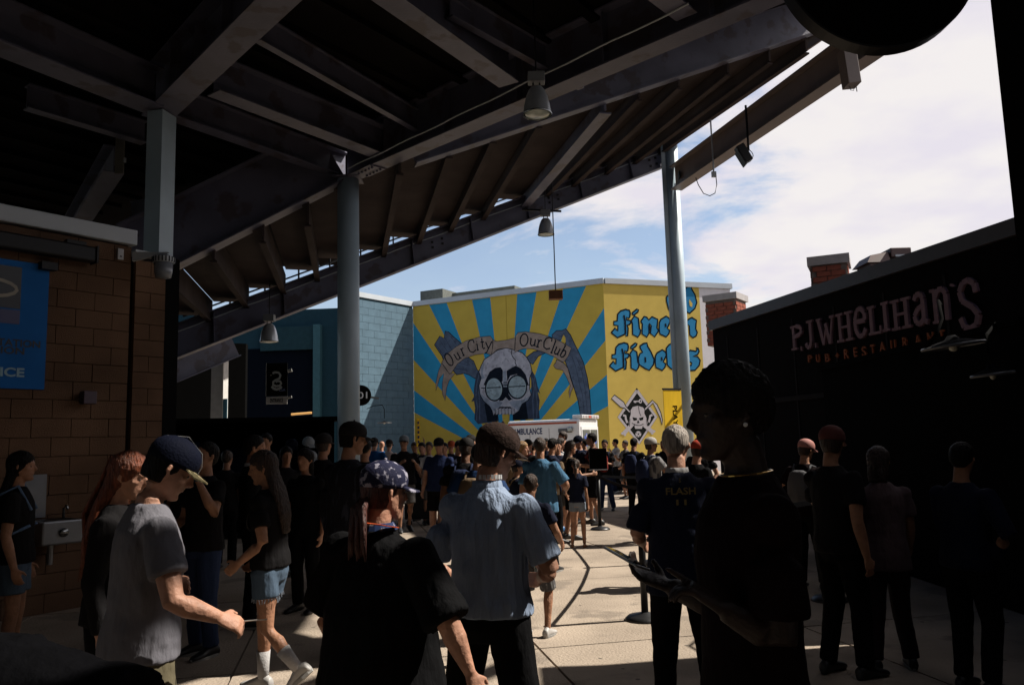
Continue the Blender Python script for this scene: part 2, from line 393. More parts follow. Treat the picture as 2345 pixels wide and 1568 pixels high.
for k, p in enumerate(P):
    right = ribs[k] > 800
    rk = rdk(ribs[k])
    t = plan_hit(p, rk, b2a, b2b) if right else plan_hit(p, RD, C1, b1l)
    if ribs[k] == 800: t = plan_hit(p, RD, C1, C1+V((1, 0, 0)))
    t = max(0.3, t - (0.0 if right else 0.05))
    if right: t -= 0.12
    tops.append(t)
    z_lo = (P[k-1].z if k else p.z-0.4)
    big = ribs[k] in (1200,)
    w = 0.26 if big else 0.13
    mb = MB(); a = p + rk*(-0.25); b = p + rk*t
    zt = (P[k+1].z if k+1 < len(P) else p.z+0.38)
    zb_ = p.z - (0.28 if big else 0.20)
    mb.bar(V((a.x, a.y, (zt+zb_)/2+0.02)), V((b.x, b.y, (zt+zb_)/2+0.02)), 0.05, zt-zb_-0.06)
    mb.bar(V((a.x, a.y, zb_)), V((b.x, b.y, zb_)), w, 0.035)
    sp('rib', mb, STEEL if big else DECK)
gp = gd.normalized()
for k in range(len(P)):
    p = P[k]; q = P[k+1] if k+1 < len(P) else P[k] + (P[k]-P[k-1])
    z = q.z + (0.10 if ribs[k] > 760 else 0.2 if ribs[k] > 600 else 0.03)
    hide = 0.0
    ra_, rb_ = rdk(ribs[k]), rdk(ribs[min(k+1, len(P)-1)])
    a0, a1 = V((p.x, p.y, z)) + ra_*-0.55, V((q.x, q.y, z)) + rb_*-0.55
    tk = tops[k]; tq = tops[k+1] if k+1 < len(P) else tops[k]
    b0, b1 = V((p.x, p.y, z)) + ra_*tk, V((q.x, q.y, z)) + rb_*tq
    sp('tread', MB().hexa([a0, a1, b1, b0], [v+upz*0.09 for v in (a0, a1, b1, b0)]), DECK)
    # notch angle and railing posts that show through the gap behind the tread
mb = MB()
for k in range(len(P)-1):
    p = P[k].lerp(P[k+1], 0.35) - RD*1.2; mb.bar(p-upz*0.4, p+upz*0.8, 0.04, 0.04)
mb.bar(P[0]-RD*1.2+upz*0.45, P[-1]-RD*1.2+upz*0.45, 0.04, 0.04); mb.bar(P[0]-RD*1.2+upz*0.15, P[-1]-RD*1.2+upz*0.15, 0.03, 0.03)
sp('railing', mb, BLACKM)
# beam B3 from C2 towards the upper right, in the sky
b3a = at(1548, 436, 22.75); b3b = at_z(1985, 140, b3a.z)
e3 = V((RD.x, RD.y, 0)).normalized()
L3 = (V((b3b.x, b3b.y, 0))-V((b3a.x, b3a.y, 0))).length
b3e = V((b3b.x, b3b.y, b3a.z)); b3e = b3a + (b3e-b3a)*1.08
WARMST = mat('warm_steel', (0.27, 0.21, 0.19), rough=0.5, var=0.1, vs=2)
mb = MB().ibeam(b3a, b3e, 0.36, 0.72, 0.035); b3 = sp('beam', mb, WARMST)
mid = b3a.lerp(b3e, 0.035)
obj('bracket_plate', MB().bar(mid+upz*0.25-gn*0+V((-0.05, -0.02, 0)), mid+upz*0.45+V((-0.05, -0.02, 0)), 0.02, 0.2), BLACKM, b3)
# bright edge beam of the deck's outer edge
ea = P[-1] + (P[-1]-P[-2])*0.6
obj('fascia', MB().bar(ea+RE*-0.6+upz*0.25, ea+RE*(tops[-1]+0.3)+upz*0.25, 0.05, 0.5), WARMST, gird)

# ------------------------------------------------------------ pendant lamps
LENS = mat('lamp_glass', (0.62, 0.72, 0.66), rough=0.18, var=0.05, spec=0.8)
def bell_lamp(label):
    t = thing('pendant_lamp', label, 'lamp', group='high bay pendant lamps under the grandstand')
    mb = MB(); n = 28
    prof = [(0.05, 0.44), (0.085, 0.43), (0.125, 0.38), (0.165, 0.28), (0.20, 0.14), (0.22, 0.0)]
    mb.lathe(prof, n=n, caps=False); mb.lathe([(r_-0.008, z) for r_, z in prof], n=n, caps=False)
    obj('shade', mb, mat('spun_aluminium', (0.75, 0.80, 0.85), rough=0.28, metal=0.5), t, smooth=True, local=True)
    obj('rim', MB().lathe([(0.222, -0.012), (0.228, 0.0), (0.222, 0.008), (0.212, 0.0), (0.222, -0.012)], n=n, caps=False), ALU, t, smooth=True, local=True)
    obj('lens', MB().lathe([(0.0, -0.035), (0.10, -0.03), (0.18, -0.012), (0.205, 0.01), (0.0, 0.02)], n=n), LENS, t, smooth=True, local=True)
    b = MB().box(-0.13, 0.13, -0.09, 0.09, 0.50, 0.66); obj('ballast_box', b, mat('ballast_grey', (0.32, 0.34, 0.36), rough=0.5), t, local=True, bevel=0.01)
    b = MB()
    for e in (-0.05, 0.05): b.tube([(e, 0, 0.42), (e, 0, 0.51)], 0.012, 6)
    obj('yoke', b, BLACKM, t, local=True)
    return t
lamp = bell_lamp('nearest large bell pendant lamp hanging in front of the dark beams')
p = at(1230, 262, 9.6); lamp.location = p
rod = {}
def lamp_rod(t, h): obj('hanging_rod', MB().tube([(0, 0, 0.66), (0, 0, 0.66+h)], 0.012, 6), BLACKM, t, local=True)
l2 = dup(lamp, at(1250, 537, 20.6), label='bell pendant lamp hanging against the blue sky beside the long cable')
l3 = dup(lamp, at(616, 782, 19.2), label='bell pendant lamp hanging in front of the dark entrance bay')
lamp.scale = (0.82,)*3; lamp_rod(lamp, (7.6-p.z)/0.82-0.66); lamp_rod(l2, 1.1); lamp_rod(l3, 1.6)
# lamp bracket bar
bk = MB(); a = at(1195, 480, 20.6); b = at(1285, 484, 20.6); bk.bar(a, b, 0.04, 0.05); obj('bracket_bar', bk, BLACKM, stand)
# brown box hanging on a long cable
a = at(1272, 676, 20.0)
t = thing('hanging_speaker', 'small brown box hanging on a long cable in front of the mural', 'speaker', a)
obj('cabinet', MB().box(-0.175, 0.175, -0.12, 0.12, -0.11, 0.11), mat('brown_cabinet', (0.22, 0.10, 0.05), rough=0.7), t, local=True, bevel=0.01)
obj('grille', MB().box(-0.155, 0.155, -0.128, -0.121, -0.09, 0.09), mat('brown_grille', (0.14, 0.065, 0.035), rough=0.9, bump=0.5, bs=200), t, local=True)
obj('cable', MB().tube([(0, 0, 0.11), (0.0, 0, at(1268, 420, 20.0).z-a.z)], 0.014, 6), BLACKM, t, local=True)
# hanging light panel at the left
a = at(275, 340, 13.5)
t = thing('hanging_banner', 'narrow pale vertical panel hanging above the brown block wall', 'banner', a)
obj('face', MB().box(-0.075, 0.075, -0.02, 0.02, -0.46, 0.46), mat('pale_panel', (0.26, 0.24, 0.20), rough=0.6), t, local=True)
obj('connector', MB().box(0.076, 0.11, -0.015, 0.015, -0.26, -0.18), CAPG, t, local=True)
obj('hanger', MB().tube([(0, 0, 0.46), (0, 0, 2.4)], 0.01, 6), BLACKM, t, local=True)
# floodlight on beam B3
a = at(1712, 320, 18.5)
t = thing('floodlight', 'black floodlight clamped on a pole beside the sloping beam in the sky', 'floodlight', a)
zt = at(1709, 242, 18.5).z-a.z
obj('pole', MB().tube([(0, 0, -0.28), (0, 0, zt)], 0.028, 8), BLACKM, t, local=True)
Mr = Matrix.Translation((-0.12, 0, -0.32)) @ Matrix.Rotation(R(-28), 4, 'Y')
obj('housing', MB().box(-0.13, 0.08, -0.12, 0.12, -0.26, 0.2, Mr), BLACKM, t, local=True, bevel=0.02)
obj('visor', MB().box(-0.16, -0.135, -0.13, 0.13, -0.3, 0.1, Mr), BLACKM, t, local=True)
obj('arm', MB().bar((0.0, 0, -0.2), (-0.14, 0, -0.28), 0.05, 0.05), BLACKM, t, local=True)
pts = [V((0.02+0.08*math.sin(i/10*math.pi), 0, -0.28-0.28*(i/10)+0.02)) for i in range(8)] + [V((-0.08, 0, -0.46))]
obj('cable', MB().tube(pts, 0.01, 6), BLACKM, t, local=True)
# conduit and cable loop behind B3
a = at(1628, 300, 20.2)
t = thing('antenna_mast', 'thin grey mast with a looping cable hanging below the sloping beam', 'antenna', a)
zl = at(1632, 402, 20.2).z - a.z
obj('mast', MB().tube([(0, 0, 0.3), (0, 0, zl)], 0.022, 8), CAPG, t, local=True)
obj('clamp', MB().box(-0.06, 0.06, -0.03, 0.03, zl-0.05, zl+0.1), CAPG, t, local=True)
pts = [V((0.05, 0, zl)), V((0.06, 0, zl-0.25)), V((0.0, 0, zl-0.48)), V((-0.14, 0, zl-0.55)), V((-0.3, 0, zl-0.48)), V((-0.42, 0, zl-0.25)), V((-0.48, 0, zl-0.05))]
obj('cable', MB().tube(pts, 0.012, 6), BLACKM, t, local=True)
# box under B3 beside the round sign
a = at(1948, 185, 12.9)
t = thing('beam_speaker', 'long pinkish grey box hanging below the beam under the round sign', 'speaker', a)
obj('cabinet', MB().box(-0.11, 0.11, -0.14, 0.14, -0.1, 0.55, Matrix.Rotation(R(-4), 4, 'Y')), WARMST, t, local=True, bevel=0.01)
obj('cable', MB().tube([(-0.03, 0, -0.1), (-0.02, 0, -0.17), (0.03, 0, -0.18), (0.05, 0, -0.1)], 0.006, 6), BLACKM, t, local=True)
obj('aerial', MB().tube([(0.08, 0, -0.1), (0.085, 0, -0.2)], 0.008, 6), BLACKM, t, local=True)
# round section sign, close to the camera
a = at(2003, -93, 3.05); r_ = 226/FPX*3.05*1.055
t = thing('round_sign', 'large round black hanging sign cut off by the top of the photo', 'sign', a)
Ms = Matrix.Rotation(R(90), 4, 'X')
obj('disc', MB().lathe([(r_, -0.03), (r_, 0.03)], n=72, M=Ms), BLACK, t, local=True)
obj('edge_band', MB().lathe([(r_+0.003, -0.035), (r_+0.003, 0.035), (r_-0.006, 0.035), (r_-0.006, -0.035), (r_+0.003, -0.035)], n=72, M=Ms, caps=False), BLACKM, t, local=True)
ln = MB(); x0, x1, z0, z1 = -0.20, -0.06, 0.08, 0.20
for p_, q_ in (((x0, z0), (x1, z0+0.03)), ((x1, z0+0.03), (x1, z1)), ((x1, z1), (x0, z1)), ((x0, z1), (x0, z0))):
    ln.bar((p_[0], -0.033, p_[1]), (q_[0], -0.033, q_[1]), 0.003, 0.004)
obj('outline', ln, mat('dim_red_line', (0.10, 0.03, 0.025), rough=0.7), t, local=True)
obj('hanger', MB().tube([(0, 0, r_), (0, 0, 3.6)], 0.02, 8), BLACKM, t, local=True)
# dark pillar at the right edge
pc = at(2268, 10, 2.6)
t = thing('dark_pillar', 'tall black pillar along the right edge of the photo', 'pillar', (pc.x+0.3, 2.1, 0))
obj('shaft', MB().box(-0.3, 0.3, -0.3, 0.5, 0, 5.6), BLACK, t, local=True)
obj('band', MB().box(-0.306, 0.31, -0.306, 0.5, 3.25, 3.3), BLACKM, t, local=True)
obj('foot_plate', MB().box(-0.34, 0.34, -0.34, 0.54, 0, 0.1), BLACKM, t, local=True)
# dark block added at the right so its shade falls across the near paving
t = thing('shade_block', 'added dark block beside the pillar that shades the near paving', 'building', (5.62, 3.5, 0))
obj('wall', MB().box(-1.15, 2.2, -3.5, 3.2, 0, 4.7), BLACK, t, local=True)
obj('roof', MB().box(-1.2, 2.25, -3.55, 3.25, 4.7, 4.85), BLACKM, t, local=True)

t = thing('shade_box', 'low dark kiosk along the pub wall added to shade the ground at the right', 'blocker', (4.4, 6.82, 0))  # added box that shades the paving at the right, lost against the wall
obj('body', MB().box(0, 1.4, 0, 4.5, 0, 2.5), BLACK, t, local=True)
obj('roof', MB().box(-0.05, 1.45, -0.05, 4.55, 2.5, 2.56), BLACK, t, local=True)

t = thing('rear_blocker', 'unseen dark wall added behind the viewpoint to keep out sky light', 'building', (0, -8, 0))  # unseen wall added to keep sky light off surfaces facing back
obj('wall', MB().box(-26, 14, -0.3, 0, 0, 7.6), BLACK, t, local=True)
obj('base_course', MB().box(-26, 14, 0.001, 0.05, 0, 0.3), BLACKM, t, local=True)
# ============================================================ LEFT BLOCK WALL
LW1, LW0 = at_z(303, 528, 4.2), at_z(0, 468, 4.2)
ld = (LW1-LW0); ld.z = 0; ld.normalize(); ln_ = V((ld.y, -ld.x, 0))       # towards the concourse
lw = thing('block_wall', 'brown concrete block wall with pale metal parapet at the left', 'wall', (LW1.x, LW1.y, 0))
def wall_local(o3, d3, n3):                                              # matrix: x along wall, y outward, z up
    M = Matrix.Identity(4); M.col[0][:3] = d3; M.col[1][:3] = n3; M.col[2][:3] = (0, 0, 1); M.col[3][:3] = (o3.x, o3.y, 0); return M
MW = wall_local(LW1, ld, ln_)
WL = 3.6
obj('core', MB().box(-WL-3, -0.02, -1.2, -0.055, 0, 4.02, MW), mat('brown_joint', (0.100, 0.058, 0.036), rough=0.95), lw)
def block_mesh(L, H, D, m, g=0.0035, name='block'):
    mb = MB(); mb.box(g, L-g, -D, 0, g, H-g); me = bpy.data.meshes.new(name); me.from_pydata([tuple(p) for p in mb.v], [], mb.f); me.materials.append(m); return me
bm1 = block_mesh(0.4, 0.2, 0.06, BRICKB); bm2 = block_mesh(0.2, 0.2, 0.06, BRICKB)
def lay(parent, M, x0, x1, rows, L, H, full, half, cap=300):
    inv = Matrix.Translation(-parent.location)
    n = 0
    for r_ in range(rows):
        x = x1
        if r_ % 2: x -= L/2; put(parent, M, x, r_*H, half); n += 1
        while x - L >= x0-1e-4 and n < cap:
            x -= L; put(parent, M, x, r_*H, full); n += 1
def put(parent, M, x, z, me):
    o = bpy.data.objects.new('block', me); COL.objects.link(o); o.parent = parent
    o.matrix_parent_inverse = Matrix.Translation(-parent.location)
    o.matrix_basis = M @ Matrix.Translation((x, random.uniform(-0.0015, 0.0015), z))
lay(lw, MW, -WL, 0, 20, 0.4, 0.2, bm1, bm2)
obj('return_face', MB().box(-0.019, -0.0, -1.2, -0.061, 0, 4.0, MW), BRICKB, lw)
obj('parapet_cap', MB().box(-WL-3, 0.04, -1.25, 0.05, 4.02, 4.2, MW), CAPG, lw, bevel=0.01)
# pilaster
PW1, PW0 = at_z(381, 592, 4.08), at_z(318, 583, 4.08)
MP = wall_local(PW1, ld, ln_)
pil = thing('block_pilaster', 'narrow brown block pilaster right of the dark gap in the wall', 'pilaster', (PW1.x, PW1.y, 0))
PL = 0.4
obj('core', MB().box(-PL, 0-0.001, -0.5, -0.055, 0, 4.05, MP), JOINT, pil)
lay(pil, MP, -PL, 0, 20, 0.4, 0.2, bm1, bm2)
for r_ in range(1, 20, 2): put(pil, MP, -0.4, r_*0.2, bm2)
obj('cap', MB().box(-PL-0.02, 0.02, -0.5, 0.03, 4.052, 4.12, MP), CAPG, pil)
# dark backing in the gap
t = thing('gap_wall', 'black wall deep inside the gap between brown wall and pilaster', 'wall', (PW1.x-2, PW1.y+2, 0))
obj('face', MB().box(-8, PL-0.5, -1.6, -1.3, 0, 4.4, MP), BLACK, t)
def on_lw(x, y, out=0.0): return at_plane(x, y, LW1 + ln_*out, ln_)
# poster
PB = mat('poster_blue', (0.02, 0.13, 0.40), rough=0.6, spec=0.05, var=0.08, vs=3)
q = [on_lw(-260, 545), on_lw(112, 609), on_lw(99, 892), on_lw(-240, 880)]
xr = q[1]; hb = on_lw(99, 892).z; ht = on_lw(112, 609).z
Lp = 1.15
pst = thing('wall_poster', 'blue printed poster with a snake picture and SERVICE lettering on the brown wall', 'poster', xr)
pa = xr.copy(); pa.z = hb
def lq(u0, u1, z0, z1, out): # rectangle on wall: u measured back from poster's right edge
    a = V((xr.x, xr.y, 0)) - ld*u0 + ln_*out; b = V((xr.x, xr.y, 0)) - ld*u1 + ln_*out
    return [a+upz*z0, b+upz*z0, b+upz*z1, a+upz*z1]
def lslab(u0, u1, z0, z1, o0, o1): return MB().hexa(lq(u0, u1, z0, z1, o0), lq(u0, u1, z0, z1, o1))
obj('board', lslab(0, Lp, hb, ht, 0.002, 0.02), PB, pst)
hh = ht-hb
obj('picture', lslab(0.27, Lp, hb+hh*0.62, hb+hh*0.95, 0.021, 0.023), mat('print_dark', (0.012, 0.014, 0.02), rough=0.4), pst)
obj('picture_band', lslab(0.27, Lp, hb+hh*0.50, hb+hh*0.61, 0.021, 0.023), mat('print_purple', (0.03, 0.03, 0.12), rough=0.4), pst)
sn = MB()
base = V((xr.x, xr.y, 0)) - ld*0.27 + ln_*0.0
pts = []
for k in range(14):
    a = R(150 - k*22); pts.append(base - ld*(0.30) + ld*0.26*math.cos(a) + upz*(hb+hh*0.77+0.09*math.sin(a)))
strip(sn, pts, 0.035, ln_, 0.026); obj('snake_picture', sn, mat('print_tan', (0.30, 0.27, 0.21), rough=0.5), pst)
TB = mat('print_black', (0.008, 0.008, 0.014), rough=0.5); TP = mat('print_pale', (0.25, 0.42, 0.52), rough=0.5)
def ltext(s, u0, u1, z, h, m, b=0.02): text(s, V((xr.x, xr.y, z)) - ld*u1, V((xr.x, xr.y, z)) - ld*u0, h, m, pst, ln_, 0.024, bold=b)
ltext('TRANSPORTATION', 0.06, 1.02, hb+hh*0.325, 0.075, TB); ltext('UNION', 0.21, 0.62, hb+hh*0.265, 0.075, TB); ltext('SERVICE', 0.20, 0.78, hb+hh*0.09, 0.095, TP, 0.03)
# dark tube fixture
a0, a1 = on_lw(-60, 560, 0.12), on_lw(214, 592, 0.12)
a1.z = on_lw(214, 585, 0.12).z; a0.z = a1.z
t = thing('awning_roller', 'long dark awning roller fixed above the blue poster', 'awning', a1)
obj('housing', MB().bar(a0-ld*0.6, a1, 0.14, 0.17), BLACKM, t, bevel=0.02)
obj('end_cap', MB().bar(a1, a1+ld*0.02, 0.16, 0.19), BLACKM, t)
mb = MB(); c = on_lw(110, 610, 0.06); mb.bar(c-ld*0.08+ln_*0.0, c+ld*0.08, 0.1, 0.08); obj('bracket', mb, BLACKM, t)
mb = MB(); c = a1-ld*0.2+upz*0.1; mb.bar(c-ld*0.1, c+ld*0.1, 0.08, 0.05); obj('motor', mb, BLACKM, t)
c = on_lw(274, 620, 0.0); c = on_lw(273, 583+40, 0)
c = on_lw(274, 624, 0)
c = on_lw(272, 622, 0)
c = on_lw(274, 621, 0)
c = on_lw(273, 583, 0)
t = thing('wall_box', 'small white box on the brown wall below the parapet corner', 'box', c)
obj('case', MB().bar(c-upz*0.065+ln_*0.02, c+upz*0.065+ln_*0.02, 0.07, 0.035, up=ln_), mat('white_plastic', (0.6, 0.6, 0.62), rough=0.4), t, bevel=0.005)
obj('button', MB().bar(c-upz*0.02+ln_*0.04, c-upz*0.035+ln_*0.04, 0.02, 0.006, up=ln_), BLACKM, t)
c = on_lw(202, 910, 0.1)
t = thing('alarm_box', 'small purple grey strobe box on the brown wall right of the poster', 'alarm', c)
obj('case', MB().bar(c-upz*0.07, c+upz*0.07, 0.14, 0.1, up=ln_), mat('purple_plastic', (0.10, 0.055, 0.09), rough=0.5), t, bevel=0.008)
obj('mount', MB().bar(c-upz*0.05-ln_*0.075, c+upz*0.05-ln_*0.075, 0.1, 0.05, up=ln_), BLACKM, t)
# emergency lamp on bracket at the wall's corner
a = at(374, 612, 9.1)
t = thing('wall_lantern', 'ribbed grey cylinder lantern on a bracket at the corner of the brown wall', 'lamp', a)
obj('bowl', MB().lathe([(0.03, -0.13), (0.085, -0.125), (0.10, -0.06), (0.105, 0.05)], n=24), mat('lantern_glass', (0.30, 0.33, 0.38), rough=0.25), t, smooth=True, local=True)
obj('collar', MB().lathe([(0.118, 0.05), (0.122, 0.07), (0.122, 0.11), (0.09, 0.13)], n=24), CAPG, t, local=True)
mb = MB()
for k in range(20):
    an = k*math.pi/10; mb.bar((0.122*math.cos(an), 0.122*math.sin(an), 0.055), (0.122*math.cos(an), 0.122*math.sin(an), 0.115), 0.012, 0.012)
obj('collar_rib', mb, BLACKM, t, local=True)['kind'] = 'stuff'
obj('bracket_arm', MB().hexa([V((-0.36, -0.02, 0.08)), V((-0.05, -0.02, 0.14)), V((-0.05, 0.02, 0.14)), V((-0.36, 0.02, 0.08))], [V((-0.36, -0.02, 0.19)), V((0.06, -0.02, 0.175)), V((0.06, 0.02, 0.175)), V((-0.36, 0.02, 0.19))]), CAPG, t, local=True)
# drinking fountain
c = on_lw(100, 1230, 0.0); cz = on_lw(120, 1262, 0.3).z
rot = math.atan2(ld.y, ld.x)
c0 = at(112, 1240, 8.3)
f_ = LW1 - ld*((LW1-c0).dot(ld)); f_.z = 0
t = thing('drinking_fountain', 'steel wall mounted drinking fountain with tall back splash on the brown wall', 'fountain', f_, rz=rot+math.pi)
SS = mat('stainless_steel', (0.42, 0.44, 0.48), rough=0.35, metal=0.6, var=0.1)
# local: x along -ld, y: -> rotated; outward is -y after pi turn... use explicit world coords
def fb(u0, u1, o0, o1, z0, z1): return MB().box(u0, u1, o0, o1, z0, z1, wall_local(f_, ld, ln_))
t.rotation_euler = (0, 0, 0)
obj('back_splash', fb(-0.30, 0.02, 0.0, 0.03, 0.98, 1.42), SS, t)
obj('basin', fb(-0.16, 0.24, 0.03, 0.4, 0.72, 0.96), SS, t, bevel=0.02)
obj('basin_well', fb(-0.12, 0.2, 0.08, 0.36, 0.961, 0.965), BLACKM, t)
cb = f_ + ln_*0.402 + ld*0.04 + upz*0.84
obj('push_button', MB().tube([cb, cb+ln_*0.02], 0.045, 16), ALU, t, smooth=True)
sp0 = f_ + ln_*0.12 + ld*0.16 + upz*0.96
obj('spout', MB().tube([sp0, sp0+upz*0.1, sp0+upz*0.13+ln_*0.05, sp0+upz*0.10+ln_*0.09], 0.014, 8), ALU, t, smooth=True)
obj('drain_pipe', MB().tube([f_+ln_*0.1+upz*0.5+ld*0.05, f_+ln_*0.1+upz*0.72+ld*0.05], 0.03, 10), SS, t)

# ============================================================ FAR BUILDINGS
ZW = 9.0
M0, M1, M2 = at_z(945, 691, ZW), at_z(1380, 637, ZW), at_z(1670, 650, ZW)
K0 = at_z(820, 668, ZW)
for p in (M0, M1, M2, K0): p.z = 0
md = (M1-M0).normalized(); mn = V((md.y, -md.x, 0))
yd = (M2-M1).normalized(); yn = V((yd.y, -yd.x, 0))
kd = (M0-K0).normalized(); kn = V((kd.y, -kd.x, 0))
YEL = mat('mural_yellow', (0.50, 0.37, 0.065), rough=0.8, var=0.05, vs=2.0, bump=0.12, bs=30)
YEL2 = mat('wall_yellow', (0.52, 0.385, 0.09), rough=0.8, var=0.05, vs=2.0, bump=0.12, bs=30)
CY = mat('mural_blue', (0.028, 0.26, 0.46), rough=0.8, var=0.07, vs=2.0, bump=0.12, bs=30)
mur = thing('mural_building', 'yellow and blue painted building with sunburst skull mural and pale parapet', 'building', (M1.x, M1.y, 0))
def slab2(p, q, n, t0, t1, z0, z1):
    return MB().hexa([p+n*t0+upz*z0, q+n*t0+upz*z0, q+n*t1+upz*z0, p+n*t1+upz*z0], [p+n*t0+upz*z1, q+n*t0+upz*z1, q+n*t1+upz*z1, p+n*t1+upz*z1])
obj('wall', slab2(M0, M1, mn, -0.3, 0.0, 0, ZW-0.25), YEL, mur)
Ysplit = at_plane(1602, 700, M1, yn); Ysplit.z = 0
obj('wall', slab2(M1, Ysplit, yn, -0.3, 0.0, 0, ZW-0.25), YEL2, mur)
obj('wall', slab2(Ysplit, M2, yn, -0.3, 0.0, 0, ZW-0.25), mat('white_wall', (0.62, 0.60, 0.62), rough=0.8, var=0.04), mur)
obj('parapet', slab2(M0-md*0.05, M1+md*0.03, mn, -0.35, 0.07, ZW-0.25, ZW), CAPG, mur)
obj('parapet', slab2(M1+yd*0.08, M2+yd*0.1, yn, -0.35, 0.07, ZW-0.25, ZW-0.001), CAPG, mur)
obj('side_wall', slab2(M2, M2+V((2.0, 8, 0)), V((0.97, -0.24, 0)), -0.3, 0.0, 0, ZW-0.02), mat('grey_brick', (0.25, 0.22, 0.2), rough=0.9), mur)
obj('roof', MB().poly([M0-mn*0.3+upz*(ZW-0.6), M1-yn*0.3+upz*(ZW-0.6), M2+V((0, 6, ZW-0.6)), M0+V((0, 12, ZW-0.6))]), CAPG, mur)
# roof boxes behind the parapet
def rbox(x0, x1, yt, back, nm='roof_box', hh_=1.6, drop=0.0):
    a = at_plane(x0, yt, M0-mn*back, mn); b = at_plane(x1, yt, M0-mn*back, mn); zt = at_plane((x0+x1)/2, yt, M0-mn*back, mn).z
    a.z = b.z = 0
    obj(nm, slab2(a, b, mn, -3, 0, zt-hh_, zt), mat('roof_grey', (0.20, 0.215, 0.20), rough=0.8), mur)
rbox(962, 1013, 664, 1.5); rbox(1013, 1178, 664, 2.5, hh_=1.5)
# vertical control joints
def on_m(x, y): return at_plane(x, y, M0, mn)
def on_y(x, y): return at_plane(x, y, M1, yn)
mb = MB(); j = on_m(1160, 750); j.z = 0
mb.bar(j+mn*0.0015+upz*0.1, j+mn*0.0015+upz*(ZW-0.3), 0.03, 0.003, up=mn); obj('control_joint', mb, mat('mural_joint', (0.3, 0.22, 0.03), rough=0.9), mur)
# --- painted mural (flat paint traced onto the wall's own plane)
def A(x, y): return ((1040 + x/5.3295)/1.06656, (780 + y/5.3295)/1.06656)
def B(x, y): return ((1460 + x/7.8167)/1.06656, (680 + y/7.8167)/1.06656)
def E(x, y): return ((1460 + x/7.8417)/1.06656, (920 + y/7.8417)/1.06656)
cen = on_m(1237.5/1.06656, 1126.5/1.06656)
def wall_uv(p): return V(((p-M0).dot(md), p.z))
def uv_wall(u, lift): return M0 + md*u.x + upz*u.y + mn*lift
Wm = (M1-M0).length; Hm = ZW-0.27
def clip(poly, f):
    out = []
    for i in range(len(poly)):
        a, b = poly[i], poly[(i+1) % len(poly)]; fa, fb_ = f(a), f(b)
        if fa >= 0: out.append(a)
        if (fa >= 0) != (fb_ >= 0): t_ = fa/(fa-fb_); out.append(a+(b-a)*t_)
    return out
cu = wall_uv(cen)
Hc = lambda x, y: ((1000 + x/4.69)/1.06656, (660 + y/4.69)/1.06656)
rays = [(Hc(215, 378), Hc(415, 350)), (Hc(710, 315), Hc(920, 290)), (Hc(1235, 240), Hc(1460, 215)), (Hc(1770, 180), Hc(2035, 150)),
        (Hc(2215, 450), A(2310, 303)), (A(2325, 745), A(2335, 1145)), (A(0, 700), A(0, 290)), (A(0, 1290), A(0, 1040)), (A(-150, 1490), A(-150, 1395))]
for ra, rb in rays[:-1]:
    a = wall_uv(on_m(*ra))-cu; b = wall_uv(on_m(*rb))-cu
    po = [cu, cu+a*6, cu+b*6]
    for f in (lambda p: p.x-0.002, lambda p: Wm-0.002-p.x, lambda p: p.y-0.05, lambda p: Hm-p.y): po = clip(po, f)
    if len(po) > 2: obj('painted_ray', MB().poly([uv_wall(p, 0.0013) for p in po]), CY, mur)
PAINT = {'slate': (0.075, 0.105, 0.16), 'slate2': (0.035, 0.05, 0.085), 'bone': (0.34, 0.35, 0.40), 'bone2': (0.21, 0.25, 0.31), 'ink': (0.008, 0.012, 0.02), 'lens': (0.25, 0.33, 0.37), 'tan': (0.25, 0.205, 0.175), 'steelb': (0.10, 0.15, 0.2)}
PM = {k: mat('mural_'+k, c, rough=0.85, var=0.22, vs=3.5, col2=tuple(x*0.72 for x in c) if k in ('slate', 'bone', 'lens', 'bone2') else None, c2s=5, c2t=0.56) for k, c in PAINT.items()}
def paint(name, polys, m, layer, conv=A, onf=on_m, n=None, parent=None):
    n = mn if n is None else n
    for i, po in enumerate(polys):
        if name == 'painted_tooth' or len(polys) > 9: pass
        obj(name, MB().poly([onf(*conv(*p)) + n*(0.0013*layer+0.0003*i) for p in po]), m, parent or mur)
def line(name, lines, w, m, layer, conv=A, onf=on_m, n=None, parent=None):
    n = mn if n is None else n
    if name == 'lettering':
        mb = MB()
        for i, l in enumerate(lines): strip(mb, [onf(*conv(*p)) for p in l], w, n, 0.0013*layer+0.0003*i)
        return obj(name, mb, m, parent or mur)
    for i, l in enumerate(lines): obj(name, strip(MB(), [onf(*conv(*p)) for p in l], w, n, 0.0013*layer+0.0003*i), m, parent or mur)
def ell(cx, cy, rx, ry, n=28, rot=0): 
    return [(cx+rx*math.cos(2*math.pi*k/n)*math.cos(rot)-ry*math.sin(2*math.pi*k/n)*math.sin(rot), cy+rx*math.cos(2*math.pi*k/n)*math.sin(rot)+ry*math.sin(2*math.pi*k/n)*math.cos(rot)) for k in range(n)]
